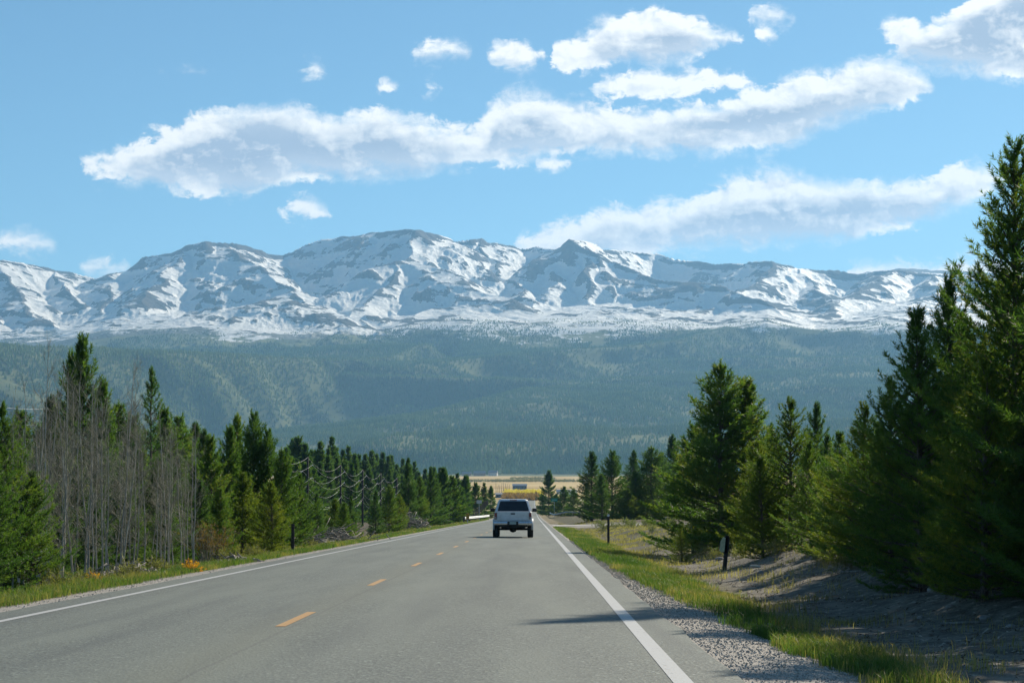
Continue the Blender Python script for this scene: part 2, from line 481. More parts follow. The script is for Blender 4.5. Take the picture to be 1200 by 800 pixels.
def far_height(u, d):
    """terrain beyond the pastures; u = bearing in photo pixels, d = distance"""
    X = (u - 624.0) / F * d
    z0 = np.full(u.shape, -21.5) + 1.2 * fbm(X / 300, d / 300, 3, 40)
    tl = np.interp(u, *TREELINE)
    d0 = 4700 + 250 * perlin(u / 170.0, u * 0 + .3, 41)
    t = np.clip((d - d0) / (9400 - d0), 0, None)
    ex = 1.75
    ybase = 552 - (552 - tl) * np.minimum(t, 1) ** ex - 46 * np.clip(t - 1, 0, 2) ** 0.9
    zf = CAM_H + (YH - ybase) / F * d
    # moraine ridges running from lower left to upper right
    ax, ay = 0.78, 0.62
    al, ac = X * ax + d * ay, -X * ay + d * ax
    env = 0.62 * sstep(0.0, 0.12, t) * (1 - sstep(0.72, 0.95, t)) * (1 - .75 * np.exp(-((d - 7200) / 600) ** 2) * (1 - sstep(380, 460, u)))
    m = ridged(al / 2600.0 + 3.3, ac / 760.0, 4, 50, 0.46)
    zf = zf + env * (95 * (m - 0.6) + 40 * fbm(al / 900, ac / 420, 4, 60))
    for pts, sf, sb in MORAINES:
        w = [wpt(*p) for p in pts]
        wx = X + 60 * fbm(X / 500, d / 500, 3, 71); wy = d + 60 * fbm(X / 500, d / 500, 3, 81)
        for a, b in zip(w[:-1], w[1:]):
            dx, dy = b[0] - a[0], b[1] - a[1]
            s = np.clip(((wx - a[0]) * dx + (wy - a[1]) * dy) / (dx * dx + dy * dy), 0, 1)
            ex_, ey_ = wx - a[0] - s * dx, wy - a[1] - s * dy
            dist = np.hypot(ex_, ey_)
            side = sstep(-0.35, 0.35, (ey_ * abs(dx) - ex_ * np.sign(dx) * dy) / (np.hypot(dx, dy) * np.maximum(dist, 1)))
            h = a[2] + s * (b[2] - a[2]) - (sf + (sb - sf) * side) * dist + env * 9 * fbm(al / 420, ac / 260, 4, 63)
            q = np.clip(0.5 + 0.5 * (h - zf) / 30, 0, 1)
            zf = np.where(t > 0, zf * (1 - q) + h * q + 30 * q * (1 - q), zf)
    zf = z0 + (zf - z0) * sstep(0.0, 0.07, t)
    zf = np.where(t <= 0, -21.5, np.maximum(zf, z0 - 1))
    z = np.where(t > 0, np.maximum(z0, zf), z0)
    # mountains
    hi = d > 8600
    rp = np.zeros(u.shape)
    if hi.any():
        x, y, uu = X[hi], d[hi], u[hi]
        wx = x + 70 * fbm(x / 420, y / 420, 3, 70)
        wy = y + 70 * fbm(x / 420, y / 420, 3, 80)
        best = np.full(x.shape, -1e9); prox = np.full(x.shape, 1e9)
        for a, b, sl in _segs:
            dx, dy = b[0] - a[0], b[1] - a[1]
            L2 = dx * dx + dy * dy
            s = np.clip(((wx - a[0]) * dx + (wy - a[1]) * dy) / L2, 0, 1)
            dist = np.hypot(wx - a[0] - s * dx, wy - a[1] - s * dy)
            # concave flanks: steep near the crest, flattening out into the basins
            h = a[2] + s * (b[2] - a[2]) - sl * (dist - 0.00022 * np.minimum(dist, 1500) ** 2)
            best = np.maximum(best, h)
            prox = np.minimum(prox, dist)
        rough = sstep(0, 160, prox)
        det = ridged(x / 420, y / 900, 5, 90, 0.52) * 26 + fbm(x / 110, y / 110, 4, 97) * 9
        best = best + (0.95 * det + 10 * fbm(x / 900, y / 900, 2, 99)) * (0.15 + 0.85 * rough) - 10
        zb = z[hi]
        kk = 22.0
        hgt = np.clip(0.5 + 0.5 * (best - zb) / kk, 0, 1)
        z[hi] = zb * (1 - hgt) + best * hgt + kk * hgt * (1 - hgt)
        # rolling benches above the trees
        up = sstep(9300, 9900, y)
        z[hi] += up * (16 * fbm(x / 260, y / 260, 4, 110) + 5 * fbm(x / 60, y / 60, 3, 120)) * (0.3 + 0.7 * rough)
        rp[hi] = np.exp(-prox / 120.0)
    return X, z, rp

# ------------------------------------------------------------------ haze box
hm = bpy.data.materials.new('air_haze'); hm.use_nodes = True
hk = NT(hm.node_tree)
hm.node_tree.nodes.remove(hm.node_tree.nodes['Principled BSDF'])
pv = hk.new('ShaderNodeVolumePrincipled')
pv.inputs['Color'].default_value = (0.30, 0.62, 1.0, 1)
pv.inputs['Density'].default_value = 0.000049
pv.inputs['Anisotropy'].default_value = 0.25
hk.l.new(pv.outputs[0], hm.node_tree.nodes['Material Output'].inputs['Volume'])
hz = MB().box((0, 6500, 800), (34000, 19000, 1800)).build('haze', hm)
tag(hz, kind='stuff')
hz['label'] = 'pale blue air haze filling the valley up to the mountains'

# ------------------------------------------------------------------ near ground sheet
def axis(spec):
    out = []
    for a, b, s in spec:
        n = max(1, int(round((b - a) / s)))
        out += list(np.linspace(a, b, n, endpoint=False))
    out.append(spec[-1][1])
    return np.array(out)
xs = axis([(-9000, -1500, 1500), (-1500, -300, 150), (-300, -60, 12), (-60, -20, 1.2), (-20, -9, 0.4), (-9, -6.6, 0.15), (-6.6, 1.5, 1.62), (1.5, 9, 0.12), (9, 20, 0.4), (20, 60, 1.2), (60, 300, 12), (300, 1500, 150), (1500, 9000, 1500)])
ys = axis([(-3000, -200, 400), (-200, -10, 20), (-10, 16, 1.0), (16, 70, 0.25), (70, 240, 0.8), (240, 700, 4), (700, 1400, 20)])
gx_, gy_ = np.meshgrid(xs, ys)
zz = ground(gx_.ravel(), gy_.ravel())
nx, ny = len(xs), len(ys)
ii = (np.arange(ny - 1)[:, None] * nx + np.arange(nx - 1)[None, :]).ravel()
quads = np.stack([ii, ii + 1, ii + nx + 1, ii + nx], 1)

gm, k, b = new_mat('roadside_ground')
P = k.pos(); px_, py_, pz_ = k.sep(P)
big = k.noise(P, 0.35, 4, 0.6); mid = k.noise(P, 2.2, 5, 0.65); fine = k.noise(P, 22, 4, 0.7); peb = k.vor(P, 55)
dirt = k.mix(k.smooth(mid, 0.35, 0.7), (0.105, 0.092, 0.07), (0.225, 0.205, 0.165))
dirt = k.mix(k.smooth(k.noise(k.combine(px_, k.math('MULTIPLY', py_, .6), pz_), 6, 5, .7), .55, .7), dirt, (0.40, 0.36, 0.29))
dirt = k.mix(k.smooth(fine, 0.52, 0.75), dirt, (0.30, 0.275, 0.235))
gcol = k.ramp(k.vor(P, 30, out=1), [(0.0, (0.20, 0.18, 0.155)), (0.5, (0.34, 0.31, 0.27)), (1.0, (0.50, 0.47, 0.43))])
grav = k.mix(0.5, gcol, (0.40, 0.375, 0.335))
soil = k.mix(k.smooth(mid, 0.4, 0.62), (0.10, 0.085, 0.05), (0.17, 0.16, 0.075))
soil = k.mix(k.smooth(big, 0.45, 0.6), soil, (0.26, 0.20, 0.12))
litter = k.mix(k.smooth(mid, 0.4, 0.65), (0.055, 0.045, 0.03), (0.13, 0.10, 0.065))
meadow = k.mix(k.smooth(k.noise(P, 0.03, 4), 0.4, 0.6), (0.42, 0.33, 0.17), (0.30, 0.27, 0.12))
wob = k.math('MULTIPLY', k.math('SUBTRACT', mid, 0.5), 1.0)
xr = k.math('ADD', px_, wob)
xl = k.math('SUBTRACT', k.math('MULTIPLY', px_, -1.0), k.math('MULTIPLY', wob, 0.5))
xg = k.math('SUBTRACT', xr, k.smooth(py_, 48, 12, 0, .95))
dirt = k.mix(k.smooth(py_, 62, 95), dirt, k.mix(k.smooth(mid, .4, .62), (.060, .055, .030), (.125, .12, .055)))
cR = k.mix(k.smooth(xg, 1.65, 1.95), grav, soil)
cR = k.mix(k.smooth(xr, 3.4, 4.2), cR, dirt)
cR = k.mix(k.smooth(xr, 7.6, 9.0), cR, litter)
cL = k.mix(k.smooth(xl, 7.05, 7.35), grav, soil)
cL = k.mix(k.smooth(xl, 8.8, 9.8), cL, litter)
c = k.mix(k.math('GREATER_THAN', px_, -2.5), cL, cR)
srd = k.math('MULTIPLY', k.smooth(py_, 172, 180), k.math('SUBTRACT', 1.0, k.smooth(py_, 200, 208)))
srd = k.math('MULTIPLY', srd, k.math('GREATER_THAN', px_, 1.0))
c = k.mix(srd, c, (0.40, 0.37, 0.33))
c = k.mix(k.smooth(py_, 380, 650), c, meadow)
k.set(b.inputs['Base Color'], c)
b.inputs['Roughness'].default_value = 0.95
b.inputs['Specular IOR Level'].default_value = 0.2
k.set(b.inputs['Normal'], k.bump(k.math('ADD', k.math('MULTIPLY', fine, 0.6), k.math('ADD', mid, k.math('MULTIPLY', peb, -0.3))), 0.5, 0.04))
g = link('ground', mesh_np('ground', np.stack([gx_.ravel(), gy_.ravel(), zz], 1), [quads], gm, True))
tag(g, kind='structure')

# ------------------------------------------------------------------ road
rm, k, b = new_mat('old_asphalt')
P = k.pos(); px_, py_, pz_ = k.sep(P)
str_ = k.combine(px_, k.math('MULTIPLY', py_, 0.04), 0)
big = k.noise(k.combine(px_, k.math('MULTIPLY', py_, 0.12), 0), 0.9, 4, 0.6)
lane = k.noise(str_, 1.7, 3, 0.5)
agg = k.vor(P, 38, out=1); ag1 = k.vor(P, 38); fine = k.noise(P, 60, 3, 0.7)
col = k.ramp(agg, [(0.0, (0.03, 0.03, 0.03)), (0.5, (0.14, 0.14, 0.13)), (0.88, (0.28, 0.27, 0.24)), (1.0, (0.85, 0.82, 0.76))])
col = k.mix(0.38, col, k.mix(k.smooth(fine, 0.3, 0.7), (0.125, 0.125, 0.118), (0.185, 0.182, 0.17)))
col = k.mix(k.math('MULTIPLY', k.smooth(big, 0.38, 0.66), 0.6), col, (0.225, 0.22, 0.195))
col = k.mix(k.math('MULTIPLY', k.smooth(lane, 0.48, 0.72), 0.5), col, (0.10, 0.10, 0.10))
# wheel paths a little paler, warm film in the middle of the lanes
def band(c0, w):
    q = k.math('DIVIDE', k.math('SUBTRACT', px_, c0), w)
    return k.math('POWER', 2.718, k.math('MULTIPLY', k.math('MULTIPLY', q, q), -1.0))
for c0, w, f, cc in ((-1.65, .33, .25, (.23, .22, .20)), (0.05, .33, .25, (.23, .22, .20)), (-3.7, .35, .2, (.22, .215, .195)), (-5.3, .35, .2, (.22, .215, .195)), (-2.65, .4, .35, (.21, .19, .145)), (-.8, .3, .18, (.11, .11, .11))):
    col = k.mix(k.math('MULTIPLY', band(c0, w), f), col, cc)
col = k.mix(1.0, col, (.77, .88, .83), 'MULTIPLY')
seam = k.math('ADD', px_, k.math('MULTIPLY', k.noise(k.combine(0, py_, 0), .6, 3), .06))
sq = k.math('ABSOLUTE', k.math('ADD', seam, 2.50))
col = k.mix(k.math('MULTIPLY', k.smooth(sq, .030, .008), .28), col, (.07, .07, .068))
k.set(b.inputs['Base Color'], col)
b.inputs['Roughness'].default_value = 0.72
b.inputs['Specular IOR Level'].default_value = 0.35
k.set(b.inputs['Normal'], k.bump(k.math('ADD', ag1, k.math('MULTIPLY', fine, .5)), 0.35, 0.012))
RX = np.array([-6.62, -6.35, -4.4, -2.65, -0.8, 1.38, 1.56])
CROWN = np.interp(RX, [-6.62, -2.65, 1.72], [0, .05, 0])
RY = axis([(-200, -10, 10), (-10, 300, 2), (300, 1500, 10)])
def zsurf(X, Y):
    return zroad(Y) + np.interp(X, [-6.62, -2.65, 1.72], [0, .05, 0])
def sheet(cols_of_y, Y, lift, thick=0.0):
    """strip between X arrays (per row) laid on the road"""
    V, Fq = [], []
    n = cols_of_y.shape[1]
    Yg = np.repeat(Y[:, None], n, 1)
    Z = zsurf(cols_of_y, Yg) + lift
    V = np.stack([cols_of_y, Yg, Z], -1).reshape(-1, 3)
    i = (np.arange(len(Y) - 1)[:, None] * n + np.arange(n - 1)[None, :]).ravel()
    return V, np.stack([i, i + 1, i + n + 1, i + n], 1)
wob = 0.05 * perlin(RY / 3.0, RY * 0 + .2, 33) + 0.03 * perlin(RY / .9, RY * 0 + .7, 34)
cols = np.repeat(RX[None, :], len(RY), 0)
cols[:, -1] += wob; cols[:, 0] += wob[::-1]
V_, F_ = sheet(cols, RY, 0.0)
tag(link('road', mesh_np('road', V_, [F_], rm, True)), kind='structure')

def paint(name, base, wear, dark):
    m, k, b = new_mat(name)
    P = k.pos(); px_, py_, _ = k.sep(P)
    n = k.noise(P, 9, 5, 0.7); n2 = k.noise(P, 60, 3, 0.7); ag = k.vor(P, 75, out=1)
    st = k.noise(k.combine(k.math('MULTIPLY', px_, 6), k.math('MULTIPLY', py_, .3), 0), 4, 3)
    w = k.smooth(k.math('ADD', n, k.math('ADD', k.math('MULTIPLY', n2, .4), k.math('MULTIPLY', st, .25))), wear, wear + .12)
    k.set(b.inputs['Base Color'], k.mix(w, k.mix(ag, tuple(c * .85 for c in base), base), dark))
    b.inputs['Roughness'].default_value = 0.6
    return m
wp = paint('worn_white_paint', (0.50, 0.50, 0.485), 0.93, (0.22, 0.22, 0.21))
yp = paint('worn_orange_paint', (0.50, 0.27, 0.07), 0.92, (0.20, 0.19, 0.17))
for nm, x0, w in (('edge_marking', EDGE_R, .15), ('edge_marking', EDGE_L, .12)):
    cols = np.stack([np.full(len(RY), x0 - w / 2), np.full(len(RY), x0 + w / 2)], 1)
    V_, F_ = sheet(cols, RY, 0.004)
    tag(link(nm, mesh_np(nm, V_, [F_], wp)), kind='structure')
dv, df, n0 = [], [], 0
for i in range(60):
    y0 = 21.6 + 11.95 * (i - 2)
    yy = np.linspace(y0, y0 + 3.1, 4)
    V_, F_ = sheet(np.stack([np.full(4, MID - .055), np.full(4, MID + .055)], 1), yy, 0.004)
    dv.append(V_); df.append(F_ + n0); n0 += len(V_)
tag(link('centre_marking', mesh_np('centre_marking', np.concatenate(dv), [np.concatenate(df)], yp)), kind='structure')

# ------------------------------------------------------------------ side road (pale gravel) on its embankment
sm, k, b = new_mat('pale_gravel_road')
P = k.pos(); n = k.noise(P, 3, 5, .6)
k.set(b.inputs['Base Color'], k.mix(n, (0.34, 0.32, 0.29), (0.50, 0.47, 0.42)))
b.inputs['Roughness'].default_value = 0.95
sx_ = np.linspace(1.78, 60, 60)
hw = 5.0 + 9 * np.exp(-(sx_ - 1.75) / 2.2)
rows = []
for t in np.linspace(-1, 1, 9):
    Yv = 190 + t * hw
    rows.append(np.stack([sx_, Yv, ground(sx_, Yv) + 0.03], 1))
V_ = np.concatenate(rows)
i = (np.arange(8)[:, None] * 60 + np.arange(59)[None, :]).ravel()
tag(link('side_road', mesh_np('side_road', V_, [np.stack([i, i + 1, i + 61, i + 60], 1)], sm, True)), kind='structure')

# ------------------------------------------------------------------ far terrain: pastures, forested hills, mountains
us = axis([(-9000, -2000, 1000), (-2000, -400, 40), (-400, -40, 4), (-40, 1240, 0.85), (1240, 1600, 4), (1600, 3200, 40), (3200, 10000, 1000)])
def polar(name, ds, m, drop=0.0):
    ug, dg = np.meshgrid(us, ds)
    X, Z, rp = far_height(ug.ravel(), dg.ravel())
    nu, nd = len(us), len(ds)
    i = (np.arange(nd - 1)[:, None] * nu + np.arange(nu - 1)[None, :]).ravel()
    q = np.stack([i, i + 1, i + nu + 1, i + nu], 1)
    # convexity for snow scouring
    Zg = Z.reshape(nd, nu)
    def blur(A, n, ax):
        A = np.moveaxis(A, ax, 0); p = np.concatenate([np.repeat(A[:1], n, 0), A, np.repeat(A[-1:], n, 0)])
        c = np.cumsum(np.concatenate([np.zeros_like(p[:1]), p]), 0)
        return np.moveaxis((c[2 * n + 1:] - c[:-2 * n - 1]) / (2 * n + 1), 0, ax)
    conv = Zg - blur(blur(Zg, 28, 1), 8, 0)
    conv2 = Zg - blur(blur(Zg, 8, 1), 3, 0)
    cv = np.clip(conv / 22.0, -1.2, .9) + 0.7 * np.clip(conv2 / 4.0, -1.5, 1.5)
    o = link(name, mesh_np(name, np.stack([X, dg.ravel(), Z - drop], 1), [q], m, True, {'crest': rp, 'convex': cv.ravel()}))
    return tag(o, kind='structure')

pm, k, b = new_mat('dry_pasture')
P = k.pos(); px_, py_, _ = k.sep(P)
st = k.combine(k.math('MULTIPLY', px_, .004), k.math('MULTIPLY', py_, .004), 0)
n = k.noise(st, 1, 5, .6)
st2 = k.combine(k.math('MULTIPLY', px_, .0025), k.math('MULTIPLY', py_, .012), 0)
n2 = k.noise(st2, 1, 3, .6)
c = k.mix(k.smooth(n, .35, .65), (0.48, 0.33, 0.13), (0.60, 0.45, 0.21))
c = k.mix(k.math('MULTIPLY', k.smooth(n2, .58, .66), .7), c, (0.14, 0.12, 0.08))
k.set(b.inputs['Base Color'], c)
b.inputs['Roughness'].default_value = 1.0
b.inputs['Specular IOR Level'].default_value = 0.1
polar('pasture', axis([(1380, 2200, 60), (2200, 4350, 150)]), pm)

fm, k, b = new_mat('forest_floor')
P = k.pos()
n = k.noise(P, .004, 5, .6); n2 = k.noise(P, .02, 4, .6)
c = k.mix(k.smooth(n, .4, .62), (0.085, 0.105, 0.036), (0.16, 0.165, 0.06))
c = k.mix(k.math('MULTIPLY', k.smooth(n2, .6, .75), .5), c, (0.16, 0.15, 0.09))
SNOWLINE = lambda k, P, z: k.smooth(k.math('ADD', z, k.math('ADD', k.math('MULTIPLY', k.math('SUBTRACT', k.noise(P, .0013, 3, .5), .5), 330.0), k.math('MULTIPLY', k.math('SUBTRACT', k.noise(P, .009, 6, .7), .5), 330.0))), 612, 640)
c = k.mix(SNOWLINE(k, P, k.sep(P)[2]), c, (0.80, 0.775, 0.73))
k.set(b.inputs['Base Color'], c)
b.inputs['Roughness'].default_value = 1.0
b.inputs['Specular IOR Level'].default_value = 0.1
polar('hills', axis([(4350, 9300, 27)]), fm)

mm, k, b = new_mat('snowy_rock')
geo = k.new('ShaderNodeNewGeometry')
P = geo.outputs['Position']; nrm = geo.outputs['Normal']
px_, py_, pz_ = k.sep(P); nzv = k.sep(nrm)[2]; nxv = k.sep(nrm)[0]
crest = k.attr('crest')
# streaks that dip across the slopes
warp = k.noise(P, .003, 4, .6)
dip = k.math('ADD', k.math('MULTIPLY', pz_, .020), k.math('MULTIPLY', px_, .0032))
sA = k.noise(k.combine(k.math('MULTIPLY', px_, .0042), k.math('MULTIPLY', py_, .002), dip), 1.0, 6, .60, .6)
sB = k.noise(P, .012, 9, .74, .3)
sC = k.noise(P, .0016, 3, .5)
rv = k.math('ADD', k.math('MULTIPLY', sA, .74), k.math('MULTIPLY', sB, .26))
rv = k.math('ADD', rv, k.math('MULTIPLY', k.attr('convex'), .062))
rv = k.math('ADD', rv, k.math('MULTIPLY', k.math('SUBTRACT', sC, .5), .42))
rv = k.math('ADD', rv, k.math('MULTIPLY', crest, .0))
rv = k.math('ADD', rv, k.math('MULTIPLY', k.math('SUBTRACT', .84, nzv), .07))
rock = k.smooth(rv, .560, .572)
rk = k.mix(k.smooth(sB, .4, .65), (0.035, 0.03, 0.026), (0.12, 0.095, 0.07))
low = k.math('SUBTRACT', 1.0, SNOWLINE(k, P, pz_))
snowc = (0.90, 0.87, 0.81)
c = k.mix(rock, snowc, rk)
c = k.mix(low, c, (0.07, 0.075, 0.04))
k.set(b.inputs['Base Color'], c)
k.set(b.inputs['Roughness'], k.mix(rock, (.55, .55, .55), (.95, .95, .95)))
b.inputs['Specular IOR Level'].default_value = 0.25
k.set(b.inputs['Normal'], k.bump(k.math('ADD', sB, sA), 0.75, 40.0))
polar('mountains', axis([(9300, 13600, 15), (13600, 16000, 200)]), mm)
# ------------------------------------------------------------------ forest on the hills: far off, one mass
def cone_forest(name, pts, hgt, rad, m, tn):
    n = len(pts)
    K = 5
    a = np.arange(K) / K * 2 * np.pi
    ph = rng.random(n) * 6.28
    base = np.stack([np.cos(a[None] + ph[:, None]) * rad[:, None], np.sin(a[None] + ph[:, None]) * rad[:, None], np.zeros((n, K))], -1)
    base *= (0.8 + 0.4 * rng.random((n, K, 1)))
    base[..., 2] = hgt[:, None] * (0.08 + 0.1 * rng.random((n, K)))
    top = np.zeros((n, 1, 3)); top[:, 0, 2] = hgt
    top[:, 0, :2] = (rng.random((n, 2)) - .5) * rad[:, None] * .4
    V = (np.concatenate([base, top], 1) + pts[:, None, :]).reshape(-1, 3)
    o = np.arange(n)[:, None, None] * (K + 1)
    t = np.array([[j, (j + 1) % K, K] for j in range(K)])[None]
    tint = np.repeat(tn, K + 1)
    return tag(link(name, mesh_np(name, V, [(o + t).reshape(-1, 3)], m, False, {'tint': tint})), kind='stuff')

tm, k, b = new_mat('far_conifer_needles')
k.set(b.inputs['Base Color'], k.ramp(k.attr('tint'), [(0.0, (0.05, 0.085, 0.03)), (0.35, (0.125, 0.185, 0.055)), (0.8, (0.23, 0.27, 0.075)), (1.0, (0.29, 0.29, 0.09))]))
b.inputs['Roughness'].default_value = 0.9
b.inputs['Specular IOR Level'].default_value = 0.15
N = 430000
u_ = rng.uniform(-70, 1270, N)
d_ = (rng.uniform(4500 ** 1.2, 9900 ** 1.2, N)) ** (1 / 1.2)
X_, Z_, _ = far_height(u_, d_)
tl = np.interp(u_, *TREELINE)
yimg = YH - (Z_ - CAM_H) / d_ * F
dens = 0.36 + 0.7 * fbm(X_ / 420, d_ / 420, 5, 130)
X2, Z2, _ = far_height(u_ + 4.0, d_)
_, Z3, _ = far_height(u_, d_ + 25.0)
lit = (-(Z2 - Z_) / (X2 - X_) * sv.x - (Z3 - Z_) / 25.0 * sv.y)      # how far each slope faces the sun, put into tree colour and spacing
dry = np.clip(0.55 + 3.0 * (lit + 0.10), 0, 1)  # sunlit slopes painted paler and sparser, shaded slopes darker
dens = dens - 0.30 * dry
keep = (Z_ > -18) & (rng.random(N) < np.clip(dens + .35, .10, 1))
tlz = CAM_H + (YH - tl) / F * 9400
lim = tlz + 5 + 95 * fbm(X_ / 480, d_ / 700, 5, 140)
keep &= rng.random(N) < 1 - sstep(-60, 40, Z_ - lim)
keep &= (Z_ < lim - 70) | (fbm(X_ / 110, d_ / 110, 4, 145) > -.05 + .004 * (Z_ - lim + 70))
# the wood's edge along the pasture is dense
edge = (Z_ > -20) & (Z_ < 25)
keep |= edge & (Z_ > -19.5)
X_, d_, Z_, dry = X_[keep], d_[keep], Z_[keep], dry[keep]
h_ = (8 + 8 * rng.random(len(X_))) * (1 - 0.45 * sstep(480, 640, Z_))
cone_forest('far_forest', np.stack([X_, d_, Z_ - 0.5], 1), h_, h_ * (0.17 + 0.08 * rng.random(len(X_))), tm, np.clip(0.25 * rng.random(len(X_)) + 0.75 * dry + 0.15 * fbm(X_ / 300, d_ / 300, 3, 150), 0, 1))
# ------------------------------------------------------------------ conifers
def needle_mat(name, stops):
    m, k, b = new_mat(name)
    oi = k.new('ShaderNodeObjectInfo').outputs['Random']
    f = k.math('ADD', k.attr('tint'), k.math('MULTIPLY', k.math('SUBTRACT', oi, .5), .35), clamp=True)
    col = k.ramp(f, stops)
    k.set(b.inputs['Base Color'], col)
    b.inputs['Roughness'].default_value = 0.55
    b.inputs['Specular IOR Level'].default_value = 0.3
    tr = k.new('ShaderNodeBsdfTranslucent')
    k.set(tr.inputs['Color'], k.mix(1.0, col, (1.5, 1.8, 0.6), 'MULTIPLY'))
    mx = k.new('ShaderNodeMixShader')
    mx.inputs[0].default_value = 0.5
    k.l.new(b.outputs[0], mx.inputs[1]); k.l.new(tr.outputs[0], mx.inputs[2])
    k.l.new(mx.outputs[0], m.node_tree.nodes['Material Output'].inputs['Surface'])
    return m
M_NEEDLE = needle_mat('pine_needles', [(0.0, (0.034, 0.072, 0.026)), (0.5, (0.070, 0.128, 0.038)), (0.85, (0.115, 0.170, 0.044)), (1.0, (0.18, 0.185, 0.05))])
M_BLUE = needle_mat('blue_green_needles', [(0.0, (0.030, 0.064, 0.030)), (0.5, (0.058, 0.110, 0.045)), (1.0, (0.105, 0.150, 0.056))])
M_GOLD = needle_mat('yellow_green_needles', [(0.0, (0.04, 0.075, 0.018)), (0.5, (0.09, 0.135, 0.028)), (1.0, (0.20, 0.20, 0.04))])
def bark(name, a, b_, scale=30):
    m, k, b = new_mat(name)
    tc = k.new('ShaderNodeTexCoord').outputs['Object']
    x, y, z = k.sep(tc)
    n = k.noise(k.combine(x, y, k.math('MULTIPLY', z, .25)), scale, 5, .7)
    k.set(b.inputs['Base Color'], k.mix(k.smooth(n, .35, .65), a, b_))
    b.inputs['Roughness'].default_value = 0.9
    k.set(b.inputs['Normal'], k.bump(n, .6, .02))
    return m
M_BARK = bark('grey_brown_bark', (0.06, 0.045, 0.035), (0.17, 0.135, 0.11))

def needle_tufts(P, D, size, K, nl, nw, tint):
    """clumps of needles: P (n,3) start, D (n,3) unit axis, size (n,) length of the shoot"""
    n = len(P)
    up = np.where(np.abs(D[:, 2:3]) > .9, np.array([[1., 0, 0]]), np.array([[0, 0, 1.]]))
    A = np.cross(D, up); A /= np.linalg.norm(A, axis=1, keepdims=True) + 1e-9
    B = np.cross(D, A)
    u = rng.random((n, K)); ph = rng.random((n, K)) * 6.283
    rad = A[:, None] * np.cos(ph)[..., None] + B[:, None] * np.sin(ph)[..., None]
    base = P[:, None] + D[:, None] * (size[:, None] * u)[..., None]
    dirn = D[:, None] * (0.35 + 0.75 * u)[..., None] + rad * (0.95 - 0.35 * u)[..., None]
    dirn[..., 2] += .12
    dirn /= np.linalg.norm(dirn, axis=2, keepdims=True)
    side = np.cross(dirn, rng.normal(size=(n, K, 3)))
    side /= np.linalg.norm(side, axis=2, keepdims=True) + 1e-9
    L = nl * (0.7 + .6 * rng.random((n, K, 1)))
    w = nw * (0.7 + .6 * rng.random((n, K, 1)))
    V = np.stack([base - side * w / 2, base + side * w / 2, base + dirn * L], 2).reshape(-1, 3)
    Fc = np.arange(n * K * 3).reshape(-1, 3)
    tt = np.repeat(np.clip(tint[:, None] + .12 * rng.normal(size=(n, K)), 0, 1).ravel(), 3)
    return V, Fc, tt

def unit(v):
    return v / (np.linalg.norm(v) + 1e-9)

